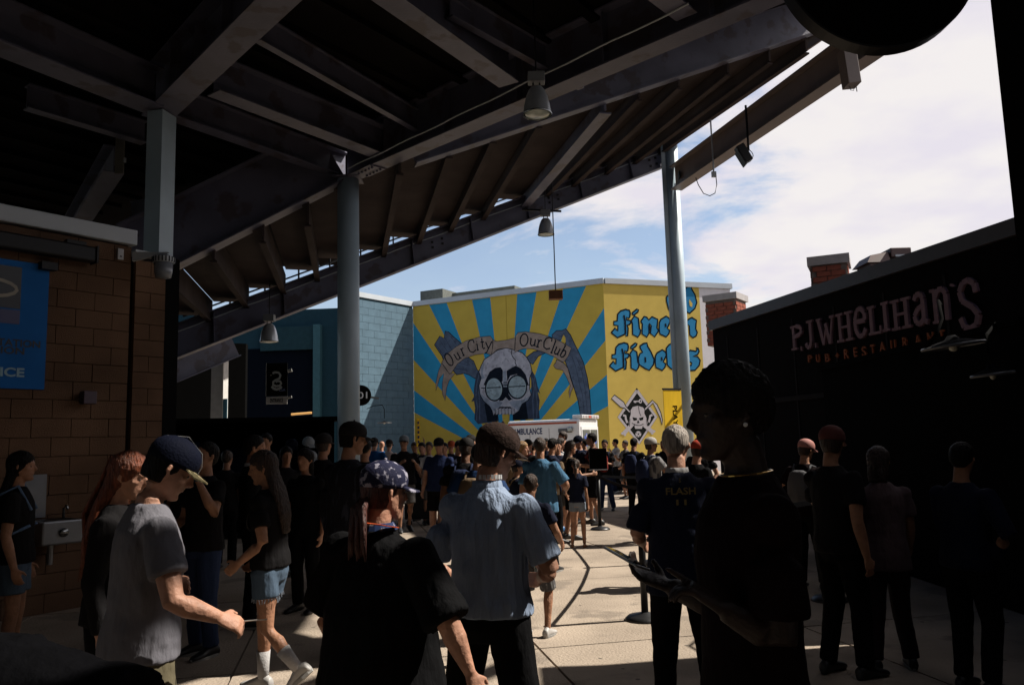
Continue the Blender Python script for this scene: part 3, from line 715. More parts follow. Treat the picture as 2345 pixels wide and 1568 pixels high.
# severed snake body pieces and scythe-like body
sn1 = [(110, 330), (180, 215), (235, 245), (250, 150), (300, 165), (350, 215), (460, 310), (520, 470), (620, 540), (660, 640), (700, 700), (640, 770), (560, 720), (500, 700), (400, 720), (350, 660), (240, 560), (205, 470), (150, 390)]
sn2 = [(1310, 490), (1400, 420), (1480, 400), (1660, 300), (1640, 200), (1700, 145), (1770, 145), (1820, 120), (1880, 200), (1940, 330), (1990, 430), (2050, 560), (2100, 760), (2130, 950), (2150, 1240), (2010, 1240), (1980, 1060), (1930, 900), (1870, 700), (1810, 540), (1790, 480), (1830, 400), (1815, 300), (1780, 250), (1740, 270), (1640, 400), (1540, 440), (1460, 480), (1390, 585), (1350, 560)]
paint('painted_snake_body', [sn1, sn2], PM['slate'], 2)
line('painted_outline', [sn1+sn1[:1], sn2+sn2[:1]], 0.035, PM['ink'], 3)
line('painted_scales', [[(130, 330), (220, 450), (300, 560), (400, 640), (540, 660)], [(180, 270), (290, 430), (420, 560), (560, 600)], [(240, 230), (330, 380), (440, 480)], [(320, 220), (400, 330)], [(1900, 480), (1950, 620), (1990, 800), (2040, 1000), (2060, 1230)], [(1950, 480), (2020, 640), (2070, 900), (2100, 1200)], [(1700, 200), (1760, 220), (1800, 180)]], 0.025, PM['slate2'], 3)
paint('painted_gap', [[(1790, 200), (1815, 235), (1820, 300), (1760, 270)]], YEL, 4)
# hair
hair_p = [(700, 640), (660, 700), (640, 800), (625, 900), (625, 1000), (590, 1070), (625, 1060), (640, 1150), (630, 1300), (680, 1360), (950, 1320), (940, 1250), (860, 1180), (800, 1060), (720, 950), (690, 850), (720, 760)]
hair_q = [(1350, 640), (1390, 680), (1430, 760), (1450, 860), (1490, 970), (1450, 930), (1480, 1050), (1470, 1160), (1480, 1290), (1130, 1310), (1140, 1230), (1230, 1180), (1300, 1060), (1370, 960), (1370, 800)]
hair_d = [(820, 1060), (1300, 1060), (1330, 1300), (1130, 1310), (1130, 1220), (1000, 1230), (940, 1230), (930, 1330), (800, 1330), (760, 1100)]
paint('painted_hair', [hair_p, hair_q], PM['slate2'], 4)
paint('painted_shadow', [hair_d], PM['ink'], 5)
line('painted_hair_strand', [[(690, 720), (660, 850), (650, 1000), (670, 1150), (655, 1320)], [(700, 800), (690, 950), (700, 1100), (700, 1320)], [(1390, 760), (1410, 900), (1390, 1050), (1400, 1290)], [(1410, 720), (1430, 900), (1450, 1100), (1440, 1290)]], 0.05, PM['slate'], 5)
skull = [(720, 600), (760, 520), (850, 460), (930, 400), (1040, 370), (1130, 390), (1250, 430), (1310, 490), (1360, 580), (1380, 680), (1350, 760), (1350, 900), (1370, 980), (1330, 1050), (1250, 1100), (1210, 1190), (1150, 1230), (1130, 1180), (1100, 1140), (960, 1140), (930, 1180), (880, 1250), (860, 1180), (830, 1130), (750, 1060), (705, 980), (690, 860), (720, 760), (690, 680)]
paint('painted_skull', [skull], PM['bone'], 6)
paint('painted_skull_shade', [[(700, 960), (760, 1000), (850, 1070), (960, 1060), (1000, 1080), (960, 1140), (900, 1200), (830, 1130), (750, 1060)], [(1370, 980), (1330, 1010), (1250, 1050), (1120, 1060), (1080, 1080), (1130, 1130), (1210, 1190), (1250, 1100), (1330, 1050)], [(720, 620), (760, 560), (740, 700), (770, 760), (720, 780)], [(1000, 680), (1040, 660), (1050, 800), (1060, 880), (1000, 880), (1010, 780)]], PM['bone2'], 7)
line('painted_outline', [skull+skull[:1]], 0.04, PM['ink'], 8)
paint('painted_eye_socket', [[(790, 760), (830, 680), (900, 630), (970, 620), (1000, 660), (1000, 800), (960, 830), (900, 760), (830, 770), (780, 860), (750, 850)], [(1050, 670), (1110, 630), (1170, 600), (1240, 640), (1300, 720), (1340, 860), (1300, 830), (1260, 750), (1180, 710), (1100, 730), (1060, 800)]], PM['ink'], 8)
paint('painted_glasses', [ell(890, 905, 122, 160, rot=-0.05), ell(1188, 877, 132, 160)], PM['ink'], 9)
paint('painted_lens', [ell(888, 905, 104, 141, rot=-0.05), ell(1190, 877, 114, 141)], PM['lens'], 10)
line('painted_lens_line', [[(795, 890), (975, 880)], [(1080, 875), (1295, 867)], [(1010, 820), (1060, 820)], [(720, 890), (780, 895)], [(1310, 850), (1350, 850)], [(1010, 850), (1060, 850)]], 0.045, PM['ink'], 11)
paint('painted_nose', [[(1000, 880), (1055, 880), (1080, 980), (1120, 1040), (1080, 1055), (1040, 1010), (1000, 1055), (950, 1060), (985, 980)]], PM['ink'], 11)
line('painted_crack', [[(1120, 395), (1110, 430), (1125, 480), (1165, 530), (1160, 560), (1180, 600)]], 0.04, PM['ink'], 9)
teeth = [[(x, 1160), (x+38, 1150), (x+40, 1225), (x+6, 1240)] for x in range(905, 1120, 42)]
paint('painted_tooth', teeth, PM['bone'], 12); line('painted_tooth_gap', [[(930, 1165), (980, 1140), (1060, 1140), (1140, 1170)]]+[[(x, 1160), (x+4, 1240)] for x in range(903, 1160, 42)], 0.022, PM['ink'], 13)
# banner
ban1 = [(205, 560), (270, 450), (400, 350), (520, 280), (690, 230), (840, 215), (872, 260), (875, 330), (852, 465), (790, 440), (640, 460), (500, 510), (410, 580), (330, 700), (310, 710), (240, 620)]
ban2 = [(870, 265), (925, 285), (1040, 270), (1140, 245), (1170, 240), (1160, 400), (1120, 385), (1040, 370), (930, 390), (860, 450)]
ban3 = [(1165, 220), (1200, 170), (1300, 160), (1480, 185), (1640, 235), (1760, 290), (1895, 370), (1850, 480), (1790, 560), (1660, 480), (1520, 420), (1380, 380), (1270, 380), (1190, 410), (1160, 430), (1150, 390)]
tails = [[(205, 570), (245, 610), (300, 700), (380, 700), (300, 800), (270, 890), (250, 1060), (215, 970), (215, 830), (235, 700), (180, 760), (130, 930), (130, 830), (165, 670)], [(1700, 520), (1780, 560), (1800, 570), (1850, 640), (1880, 760), (1920, 880), (1890, 940), (1870, 1030), (1860, 940), (1880, 860), (1820, 730), (1780, 660), (1690, 640), (1660, 600), (1690, 560)]]
paint('painted_banner', [tails[0], tails[1], ban2, ban1, ban3], PM['tan'], 9)
line('painted_outline', [tails[0]+tails[0][:1], tails[1]+tails[1][:1], ban2+ban2[:1]], 0.022, PM['ink'], 10)
line('painted_outline', [ban1+ban1[:1], ban3+ban3[:1]], 0.022, PM['ink'], 11)
# banner lettering, pen strokes in small glyph boxes
GL = {'O': [[(0.5+0.42*math.sin(a/14*2*math.pi), 0.5+0.5*math.cos(a/14*2*math.pi)) for a in range(15)]],
      'u': [[(0, 0.62), (0.15, 0.62), (0.15, 0.15), (0.35, 0.02), (0.6, 0.05), (0.8, 0.2)], [(0.8, 0.62), (0.8, 0.1), (0.95, 0)]],
      'r': [[(0.05, 0.62), (0.3, 0.6), (0.3, 0)], [(0.05, 0), (0.55, 0)], [(0.3, 0.4), (0.55, 0.62), (0.85, 0.6)]],
      'C': [[(0.9, 0.7), (0.85, 0.95), (0.55, 1.0), (0.2, 0.85), (0.05, 0.5), (0.2, 0.12), (0.55, 0), (0.95, 0.15)]],
      'i': [[(0.2, 0.62), (0.5, 0.62), (0.5, 0)], [(0.2, 0), (0.8, 0)], [(0.45, 0.82), (0.55, 0.9)]],
      't': [[(0.45, 0.95), (0.45, 0.15), (0.65, 0), (0.95, 0.1)], [(0.1, 0.62), (0.9, 0.62)]],
      'y': [[(0.05, 0.62), (0.5, 0.05)], [(0.95, 0.68), (0.5, 0.05), (0.2, -0.35), (0.0, -0.3)]],
      'l': [[(0.2, 1.0), (0.5, 1.0), (0.5, 0)], [(0.2, 0), (0.8, 0)]],
      'b': [[(0.05, 1.0), (0.25, 1.0), (0.25, 0.05), (0.5, 0.0), (0.8, 0.1), (0.88, 0.35), (0.75, 0.58), (0.5, 0.62), (0.27, 0.5)]]}
def glyphs(s, boxes, w, m, layer):
    for ch, (bx, by, wx, h, ang) in zip(s, boxes):
        ca_, sa_ = math.cos(R(ang)), math.sin(R(ang)); ls = []
        for l in GL[ch]: ls.append([(bx + ca_*x*wx + sa_*y*h, by + sa_*x*wx*1 - ca_*y*h) for x, y in l])
        ls = [[(bx + ca_*x*wx + sa_*y*h, by - (-sa_)*x*wx - ca_*y*h) for x, y in l] for l in GL[ch]]
        line('lettering', ls, w, m, layer)
glyphs('OurCity', [(300, 620, 95, 175, -28), (405, 540, 70, 150, -30), (475, 475, 60, 150, -22), (560, 440, 105, 165, -12), (655, 400, 45, 125, -8), (715, 388, 60, 150, -6), (770, 385, 90, 150, 2)], 0.062, PM['ink'], 13)
glyphs('OurClub', [(1210, 340, 120, 160, 6), (1345, 340, 85, 150, 8), (1430, 352, 75, 150, 12), (1510, 370, 110, 160, 16), (1610, 425, 50, 170, 20), (1655, 440, 75, 150, 24), (1725, 470, 80, 160, 28)], 0.068, PM['ink'], 13)
# --- gothic lettering on the yellow wall
def on_yy(x, y): return on_y(x, y)
gf = [(250, 1035), (330, 940), (345, 980), (375, 1000), (380, 900), (300, 890), (300, 820), (365, 810), (375, 680), (430, 620), (530, 590), (600, 610), (615, 660), (605, 740), (575, 765), (545, 740), (545, 790), (615, 800), (625, 850), (590, 885), (555, 890), (575, 950), (565, 1095), (530, 1100), (520, 1060), (370, 1130)]
gi = [(635, 800), (695, 715), (770, 760), (790, 960), (815, 985), (800, 1060), (760, 1120), (660, 1070), (655, 870)]
gdot = [(650, 660), (740, 585), (775, 600), (760, 640), (690, 695), (655, 690)]
gn_ = [(815, 820), (880, 725), (930, 740), (970, 790), (1030, 730), (1140, 780), (1125, 940), (1155, 1000), (1080, 1115), (1000, 1050), (1015, 900), (985, 860), (970, 920), (975, 1040), (930, 1120), (840, 1060), (845, 870)]
ge = [(1170, 840), (1200, 780), (1300, 720), (1360, 760), (1380, 820), (1320, 950), (1365, 985), (1355, 1050), (1300, 1115), (1180, 1060), (1165, 960)]
gm = [(1390, 830), (1440, 780), (1490, 750), (1560, 800), (1640, 750), (1700, 800), (1740, 770), (1790, 745), (1880, 800), (1870, 860), (1865, 960), (1895, 1030), (1870, 1100), (1810, 1130), (1750, 1080), (1740, 900), (1700, 870), (1690, 1050), (1640, 1110), (1580, 1050), (1590, 900), (1550, 870), (1540, 1060), (1480, 1110), (1420, 1060), (1425, 900)]
gd_ = [(1305, 350), (1400, 280), (1480, 300), (1600, 240), (1700, 165), (1780, 145), (1785, 200), (1850, 310), (1885, 460), (1850, 570), (1750, 665), (1690, 640), (1640, 560), (1600, 600), (1500, 640), (1380, 650), (1340, 570), (1305, 430)]
gA_dx = 0
def sh(po, dx, dy, s=1.0, cx=0, cy=0): return [((x-cx)*s+cx+dx, (y-cy)*s+cy+dy) for x, y in po]
f2, i2, d2 = sh(gf, -35, 635), sh(gi, -30, 640), sh(gdot, -30, 645)
gd2 = [(795, 1290), (870, 1240), (935, 1230), (945, 1290), (1010, 1400), (1070, 1540), (1060, 1640), (980, 1750), (900, 1720), (780, 1640), (770, 1520), (800, 1430), (850, 1410), (810, 1340)]
ge2 = sh(ge, -75, 640)
gl2 = [(1300, 1330), (1360, 1260), (1430, 1230), (1500, 1270), (1490, 1600), (1530, 1650), (1470, 1750), (1390, 1720), (1320, 1650)]
gi3 = sh(gi, 890, 645)
gs2 = [(1690, 1420), (1760, 1370), (1870, 1390), (1890, 1350), (1870, 1320), (1910, 1330), (1930, 1390), (1900, 1450), (1810, 1490), (1900, 1490), (1950, 1560), (1930, 1660), (1850, 1750), (1700, 1760), (1660, 1700), (1700, 1640), (1780, 1660), (1790, 1610), (1720, 1580), (1680, 1500)]
GB = mat('gothic_blue', (0.022, 0.185, 0.37), rough=0.8, var=0.06)
goth = [gd_, gf, gi, gdot, gn_, ge, gm, f2, i2, d2, gd2, ge2, gl2, gi3, gs2]
for k, po in enumerate(goth):
    paint('painted_letter', [po], GB, 1.5+0.1*k, B, on_y, yn)
    line('letter_outline', [po+po[:1]], 0.075, PM['ink'], 4+0.1*k, B, on_y, yn)
paint('letter_counter', [[(1745, 400), (1800, 480), (1795, 545), (1750, 530), (1735, 440)]], YEL2, 8, B, on_y, yn)
line('letter_stroke', [[(490, 700), (515, 800), (525, 1060)], [(455, 1340), (480, 1440), (490, 1700)], [(1285, 860), (1295, 925)], [(975, 870), (985, 1000)], [(900, 1500), (905, 1600)], [(1210, 1500), (1220, 1565)]], 0.09, PM['ink'], 7, B, on_y, yn)
# --- crest
CB = mat('crest_black', (0.012, 0.014, 0.013), rough=0.7); CW = mat('crest_white', (0.42, 0.40, 0.43), rough=0.8, var=0.05)
ek = dict(conv=E, onf=on_y, n=yn)
paint('crest_diamond', [[(742, 208), (1142, 765), (800, 1290), (370, 770)]], CB, 2, **ek)
line('crest_border', [[(745, 262), (1112, 765), (790, 1262), (400, 772), (745, 262)]], 0.14, CW, 3, **ek)
paint('crest_oar', [[(315, 345), (490, 480), (530, 560), (620, 660), (600, 690), (510, 600), (430, 580), (255, 415)]], CW, 4.5, **ek)
line('crest_outline', [[(315, 345), (490, 480), (530, 560), (620, 660), (600, 690), (510, 600), (430, 580), (255, 415), (315, 345)]], 0.04, CB, 5, **ek)
paint('crest_scythe', [[(885, 610), (1040, 445), (1130, 530), (1200, 680), (1235, 830), (1225, 920), (1190, 790), (1120, 640), (1055, 500), (900, 650)]], CW, 5, **ek)
line('crest_outline', [[(885, 610), (1040, 445), (1130, 530), (1200, 680), (1235, 830), (1225, 920), (1190, 790), (1120, 640), (1055, 500), (900, 650)]], 0.04, CB, 6, **ek)
sk = [(615, 640), (660, 570), (760, 545), (860, 575), (895, 620), (890, 690), (930, 780), (960, 880), (930, 970), (860, 940), (840, 1000), (710, 1000), (690, 940), (600, 970), (580, 880), (600, 780), (620, 710)]
paint('crest_skull', [sk], CW, 7, **ek); line('crest_outline', [sk+sk[:1]], 0.035, CB, 8, **ek)
paint('crest_eye', [[(655, 770), (750, 790), (740, 830), (680, 840)], [(780, 790), (870, 765), (860, 825), (800, 835)], [(765, 820), (795, 885), (740, 885)]], CB, 8.5, **ek)
line('crest_detail', [[(770, 560), (790, 680), (820, 750)], [(640, 880), (720, 920), (800, 930), (870, 900)], [(690, 950), (700, 900)], [(610, 800), (600, 950)], [(930, 800), (940, 950)]], 0.03, CB, 9, **ek)
bone = lambda a, b: line('crest_bone', [[a, b]], 0.19, CW, 9.6, **ek)
bone((660, 900), (490, 1085)); bone((880, 920), (1050, 1060))
paint('crest_bone_end', [ell(468, 1082, 28, 26, 12), ell(512, 1108, 24, 22, 12), ell(1068, 1042, 28, 24, 12), ell(1036, 1080, 26, 22, 12)], CW, 10.2, **ek)
paint('crest_ball', [ell(770, 1095, 55, 58, 20)], CW, 7, **ek); paint('crest_ball_patch', [ell(770, 1095, 17, 18, 5), ell(735, 1070, 11, 10, 6), ell(805, 1070, 11, 10, 6), ell(750, 1137, 11, 9, 6), ell(795, 1135, 11, 9, 6)], CB, 8, **ek)
line('crest_key', [[(680, 468), (790, 468)], [(697, 468), (697, 495)], [(718, 468), (718, 498)]]+[ell(810, 465, 22, 32, 14)+ell(810, 465, 22, 32, 14)[:1]], 0.055, CW, 5, **ek)
line('crest_bolt', [[(480, 735), (525, 745), (530, 800), (560, 880)], [(1040, 725), (995, 750), (990, 800), (970, 870)]], 0.1, CW, 5, **ek)
# yellow PLAY banner on the wall
YB = 22.2; q0, q1 = at(1517, 893, YB), at(1558, 893, YB+0.3); zb0 = at(1540, 985, YB).z; q1.z = q0.z; bnn = V((q1.y-q0.y, -(q1.x-q0.x), 0)).normalized(); bdd = V((q1.x-q0.x, q1.y-q0.y, 0)).normalized()
pb = thing('play_banner', 'yellow vertical banner with black PLAY lettering left of the column', 'banner', q0)
a = V((q0.x, q0.y, 0)); b = V((q1.x, q1.y, 0))
obj('cloth', slab2(a, b, bnn, 0, 0.02, zb0-0.6, q0.z), mat('banner_yellow', (0.72, 0.46, 0.02), rough=0.6, var=0.15, vs=5, stretch=(1, 1, 0.2)), pb)
obj('top_bar', MB().bar(V((a.x, a.y, q0.z+0.03)), V((b.x, b.y, q0.z+0.03)), 0.06, 0.05), BLACKM, pb)
pm_ = a.lerp(b, 0.60); zt_ = at(1540, 928, YB).z; zl_ = at(1540, 974, YB).z; obj('stand_pole', MB().bar(V((b.x-0.02, b.y+0.05, 0)), V((b.x-0.02, b.y+0.05, q0.z)), 0.05, 0.05), BLACKM, pb)
text('PLAY', V((pm_.x, pm_.y, zt_))-bdd*0.08+bnn*0.021, V((pm_.x, pm_.y, zl_))-bdd*0.08+bnn*0.021, 0.16, BLACK, pb, bnn, 0.003, bold=0.02, up=bdd)
# --- blue wing
blue = thing('blue_building', 'blue painted block wall wing with diagonal shadow left of the mural', 'building', (K0.x, K0.y, 0))
obj('wall', slab2(K0-kd*0.3, M0, kn, -0.4, -0.045, 0, ZW-0.25), mat('blue_joint', (0.08, 0.15, 0.19), rough=0.9), blue)
obj('parapet', slab2(K0-kd*0.5, M0-kd*0.02, kn, -0.45, 0.06, ZW-0.25, ZW-0.002), CAPG, blue)
MK = wall_local(M0, kd, kn); kL = (M0-K0).length + 0.3
bb = block_mesh(0.8, 0.36, 0.04, BLUEW, g=0.006); bh = block_mesh(0.4, 0.36, 0.04, BLUEW, g=0.006)
lay(blue, MK, -kL-1.0, 0, 24, 0.8, 0.36, bb, bh)
# left part of the wing, turned from the sun; its teal is darkened as shade
N1 = K0 - kd*0.3; N0 = N1 + V((-12.0, 0.9, 0))
nd_ = (N1-N0).normalized(); nn_ = V((nd_.y, -nd_.x, 0))
TEAL = mat('shaded_teal_wall', (0.018, 0.062, 0.09), rough=0.8, var=0.1)
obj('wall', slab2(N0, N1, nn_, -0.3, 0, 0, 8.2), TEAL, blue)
def on_n(x, y): return at_plane(x, y, N1, nn_)
def nrect(x0, y0, x1, y1, t0, t1):
    a, b = on_n(x0, y0), on_n(x1, y1); z1_, z0_ = a.z, b.z; a.z = b.z = 0
    return slab2(a, b, nn_, t0, t1, max(0.02, z0_), z1_)
obj('door_shade', nrect(560, 800, 722, 1100, 0.003, 0.05), mat('shade_navy', (0.004, 0.007, 0.014), rough=0.9), blue)  # dark slab set on the wall; the doorway's shade is its colour
obj('door_jamb', nrect(722, 745, 737, 1060, 0.003, 0.35), mat('pale_blue_trim', (0.06, 0.16, 0.20), rough=0.6), blue)
obj('lintel', nrect(600, 752, 722, 800, 0.003, 0.2), mat('teal_trim', (0.02, 0.065, 0.085), rough=0.7), blue)
# black sheet standing in for the dark bays further left, closing off the sky
t = thing('dark_bay_sheet', 'black sheet standing in for the dark bay under the low girder end', 'building', (-14, 26.5, 0))
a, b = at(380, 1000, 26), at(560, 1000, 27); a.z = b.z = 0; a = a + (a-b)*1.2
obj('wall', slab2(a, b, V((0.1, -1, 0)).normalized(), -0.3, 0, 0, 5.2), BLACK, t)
t = thing('white_column', 'slim white square column below the low end of the girder', 'column', at(499, 1010, 23.5)*1.0)
t.location.z = 0
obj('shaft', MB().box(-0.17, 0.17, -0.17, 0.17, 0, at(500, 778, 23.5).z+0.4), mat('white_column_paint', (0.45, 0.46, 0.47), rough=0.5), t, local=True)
obj('lit_edge', MB().box(0.172, 0.2, -0.2, 0.2, 0, at(500, 778, 23.5).z+0.4), mat('white_lit_edge', (0.8, 0.78, 0.75), rough=0.5), t, local=True)  # brighter strip; sunlight on the column's right edge put into its colour
obj('notice', MB().box(0.205, 0.32, -0.2, -0.17, 2.3, 3.1), mat('notice_blue', (0.05, 0.2, 0.3), rough=0.5), t, local=True)
# entrance sign with snake emblem
c = at(634, 878, 22.5)
t = thing('entrance_sign', 'black panel sign with a pale coiled snake above an ENTRANCE plate', 'sign', c)
k_ = 22.5/FPX
obj('panel', MB().box(-24*k_, 24*k_, -0.02, 0.02, -28*k_, 47*k_), BLACK, t, local=True)
obj('left_edge', MB().box(-25*k_, -24*k_, -0.025, 0.02, -28*k_, 47*k_), mat('pale_metal', (0.35, 0.35, 0.33), rough=0.5), t, local=True)
obj('plate', MB().box(-24*k_, 24*k_, -0.024, 0.016, -47*k_, -30*k_), mat('plate_grey', (0.42, 0.40, 0.37), rough=0.5), t, local=True)
text('ENTRANCE', V((-15*k_, -0.026, -43*k_)), V((15*k_, -0.026, -43*k_)), 9*k_, BLACK, t, V((0, -1, 0)), 0.002, bold=0.02, local=True)
text('CUSSELSA', V((-19*k_, -0.022, -16*k_)), V((20*k_, -0.022, -16*k_)), 6*k_, mat('violet_print', (0.06, 0.07, 0.16), rough=0.5), t, V((0, -1, 0)), 0.002, local=True) if False else text('LSA', V((6*k_, -0.022, -18*k_)), V((20*k_, -0.022, -18*k_)), 7*k_, mat('violet_print', (0.16, 0.2, 0.36), rough=0.5), t, V((0, -1, 0)), 0.002, local=True)
zs = lambda x, y: V(((x-480)/1476*160/1.0666*k_, -0.03, (560-y)/1476*160/1.0666*k_+0.12))
sb = MB(); spine = [(385, 425), (440, 400), (520, 410), (565, 470), (540, 545), (460, 575), (400, 620), (400, 680), (460, 715), (540, 710), (585, 660), (560, 610), (500, 600), (460, 625)]
for i in range(len(spine)-1): pass
strip(sb, [zs(*p) for p in spine], 0.062, V((0, -1, 0)), 0.0)
strip(sb, [zs(*p) for p in [(370, 715), (410, 765), (480, 790), (550, 770), (592, 720)]], 0.07, V((0, -1, 0)), 0.002)
strip(sb, [zs(*p) for p in [(335, 470), (365, 460)]], 0.02, V((0, -1, 0)), 0.002)
obj('snake_emblem', sb, mat('emblem_grey', (0.36, 0.38, 0.37), rough=0.6), t, local=True)
obj('wall_bracket', MB().bar((24*k_, 0, 28*k_), (34*k_, 0, 30*k_), 0.05, 0.08), mat('pale_metal', (0.35, 0.35, 0.33)), t, local=True)
obj('wall_bracket', MB().bar((24*k_, 0, -33*k_), (34*k_, 0, -31*k_), 0.05, 0.06), mat('pale_metal', (0.35, 0.35, 0.33)), t, local=True)
c = at(690, 947, 22)
t = thing('tube_light', 'short amber tube light glowing below the entrance sign', 'light', c)
am = bpy.data.materials.new('amber_glow'); am.use_nodes = True; pb_ = am.node_tree.nodes['Principled BSDF']; pb_.inputs['Base Color'].default_value = (0.5, 0.3, 0.12, 1); pb_.inputs['Emission Color'].default_value = (1, 0.5, 0.15, 1); pb_.inputs['Emission Strength'].default_value = 0.28
obj('tube', MB().tube([(-0.28, 0, -0.01), (0.28, 0, 0.02)], 0.03, 8), am, t, local=True)
obj('fitting', MB().bar((-0.3, 0.06, 0.0), (0.3, 0.06, 0.02), 0.06, 0.08), BLACKM, t, local=True)
# 101 sign on the blue wall
c = at_plane(826, 905, K0+kn*0.3, V((0, -1, 0)))
c = at(826, 905, 34.5)
t = thing('section_sign', 'round black section sign reading 101 partly behind the round column', 'sign', c)
rr = 23.5/FPX*34.5
obj('disc', MB().lathe([(rr, -0.05), (rr, 0.05)], n=40, M=Ms), BLACK, t, local=True)
text('101', V((-rr*0.62, -0.055, -rr*0.32)), V((rr*0.66, -0.055, -rr*0.32)), rr*0.66, mat('pale_print', (0.5, 0.52, 0.55), rough=0.5), t, V((0, -1, 0)), 0.004, bold=0.01, local=True)
obj('bracket', MB().bar((0, 0.05, 0), (0.3, 2.6, 0), 0.08, 0.08), BLACKM, t, local=True)
# gooseneck lamps
def gooseneck(name, label, P, r_, arm, grp=None):
    t = thing(name, label, 'lamp', P, group=grp)
    obj('shade', MB().lathe([(r_, 0.0), (r_*0.97, 0.012), (r_*0.6, 0.035), (r_*0.25, 0.055), (r_*0.12, 0.09)], n=28), mat('enamel_shade', (0.008, 0.008, 0.01), rough=0.9, spec=0.03), t, smooth=True, local=True)  # black enamel and dark rim; the lamps' shade is put into their colour
    obj('rim', MB().lathe([(r_, -0.012), (r_+0.008, 0.0), (r_, 0.012), (r_-0.012, 0.0), (r_, -0.012)], n=28, caps=False), mat('shaded_rim', (0.16, 0.16, 0.17), rough=0.4), t, local=True, smooth=True)
    obj('bulb', MB().ball((0, 0, -0.012), (r_*0.16, r_*0.16, 0.035)), mat('bulb_glass', (0.75, 0.72, 0.6), rough=0.2), t, local=True, smooth=True)
    obj('arm', MB().tube(arm, 0.015, 8), BLACK, t, local=True, smooth=True)
    return t
P_ = at(880, 968, 35.5)
gooseneck('gooseneck_lamp', 'small gooseneck lamp on the shaded blue wall under the section sign', P_, 0.32, [(0, 0, 0.2), (0, 0, 0.6), (-0.1, 0.1, 0.8), (-0.6, 0.6, 0.8), (-1.0, 1.2, 0.7)])
# ============================================================ RESTAURANT
RZ = 4.5
Ra, Rb = at_z(1630, 735, RZ), at_z(2312, 505, RZ); Ra.z = Rb.z = 0
rd = (Rb-Ra).normalized(); rn = V((rd.y, -rd.x, 0)); rn = rn if rn.x < 0 else -rn
rest = thing('restaurant', 'dark pub restaurant building with long parapet and raised sign letters', 'building', (Ra.x, Ra.y, 0))
Re = Rb + rd*1.0
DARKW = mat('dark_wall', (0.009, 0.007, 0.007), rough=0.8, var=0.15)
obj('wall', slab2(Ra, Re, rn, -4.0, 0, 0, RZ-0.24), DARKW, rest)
obj('parapet', slab2(Ra-rd*0.05, Re, rn, -4.02, 0.08, RZ-0.24, RZ), mat('dim_parapet', (0.075, 0.06, 0.062), rough=0.5), rest)
SEAM = mat('wall_seam', (0.03, 0.026, 0.026), rough=0.7)
for k in range(7):
    p_ = Ra.lerp(Re, 0.07+0.14*k); obj('wall_seam', slab2(p_, p_+rd*0.05, rn, 0.001, 0.012, 0.1, RZ-0.5), SEAM, rest)
obj('trim_band', slab2(Ra, Re, rn, 0.013, 0.05, 2.3, 2.4), SEAM, rest)
def on_r(x, y): return at_plane(x, y, Ra, rn)
def F(x, y): return ((1920 + x/4.5096)/1.06656, (650 + y/4.5096)/1.06656)
SG = {'P': [('k', (0.25, -0.3), (0.25, 1)), ('n', (0, 1), (0.5, 1)), ('n', (0, -0.3), (0.5, -0.3)), ('k', (0.5, 1), (0.85, 0.9), (0.95, 0.72), (0.85, 0.5), (0.5, 0.42), (0.25, 0.42))],
      'J': [('k', (0.7, 1), (0.7, 0.2), (0.5, 0.02), (0.2, 0.05), (0.1, 0.2)), ('n', (0.3, 1), (1, 1))],
      '.': [('k', (0.3, 0.0), (0.7, 0.0))],
      'W': [('k', (0.1, 1), (0.35, 0)), ('n', (0.35, 0), (0.55, 0.75)), ('k', (0.5, 0.8), (0.7, 0)), ('n', (0.7, 0), (0.9, 1)), ('n', (0, 1), (0.25, 1)), ('n', (0.75, 1), (1, 1))],
      'H': [('k', (0.22, 0), (0.22, 1)), ('k', (0.78, 0), (0.78, 1)), ('n', (0.22, 0.5), (0.78, 0.5)), ('n', (0, 1), (0.44, 1)), ('n', (0.56, 1), (1, 1)), ('n', (0, 0), (0.44, 0)), ('n', (0.56, 0), (1, 0))],
      'e': [('k', (0.1, 0.55), (0.88, 0.55), (0.88, 0.8), (0.6, 1.0), (0.3, 0.92), (0.12, 0.6), (0.15, 0.25), (0.4, 0.02), (0.7, 0.04), (0.92, 0.25))],
      'L': [('k', (0.3, 0), (0.3, 1)), ('n', (0.05, 1), (0.6, 1)), ('n', (0.05, 0), (0.95, 0)), ('n', (0.95, 0), (0.95, 0.25))],
      'I': [('k', (0.5, 0), (0.5, 1)), ('n', (0.1, 1), (0.9, 1)), ('n', (0.1, 0), (0.9, 0))],
      'a': [('k', (0.15, 0.8), (0.3, 0.97), (0.6, 0.97), (0.72, 0.8), (0.72, 0.1), (0.95, 0.02)), ('k', (0.72, 0.58), (0.35, 0.5), (0.12, 0.3), (0.2, 0.08), (0.45, 0.0), (0.72, 0.15))],
      'n': [('k', (0.3, 0), (0.3, 1)), ('n', (0.05, 1), (0.3, 1)), ('n', (0.1, 0), (0.5, 0)), ('k', (0.3, 0.75), (0.5, 0.98), (0.75, 0.98), (0.88, 0.8), (0.88, 0.0))],
      "'": [('k', (0.5, 1), (0.4, 0.75))],
      'S': [('k', (0.9, 0.72), (0.85, 0.9), (0.6, 1.0), (0.3, 0.97), (0.1, 0.8), (0.2, 0.6), (0.7, 0.42), (0.92, 0.25), (0.8, 0.06), (0.5, 0.0), (0.2, 0.05), (0.05, 0.25))]}
LET = mat('sign_letters', (0.34, 0.20, 0.23), rough=0.6, var=0.12)
ORG = mat('sign_orange', (0.42, 0.11, 0.03), rough=0.6, var=0.1)
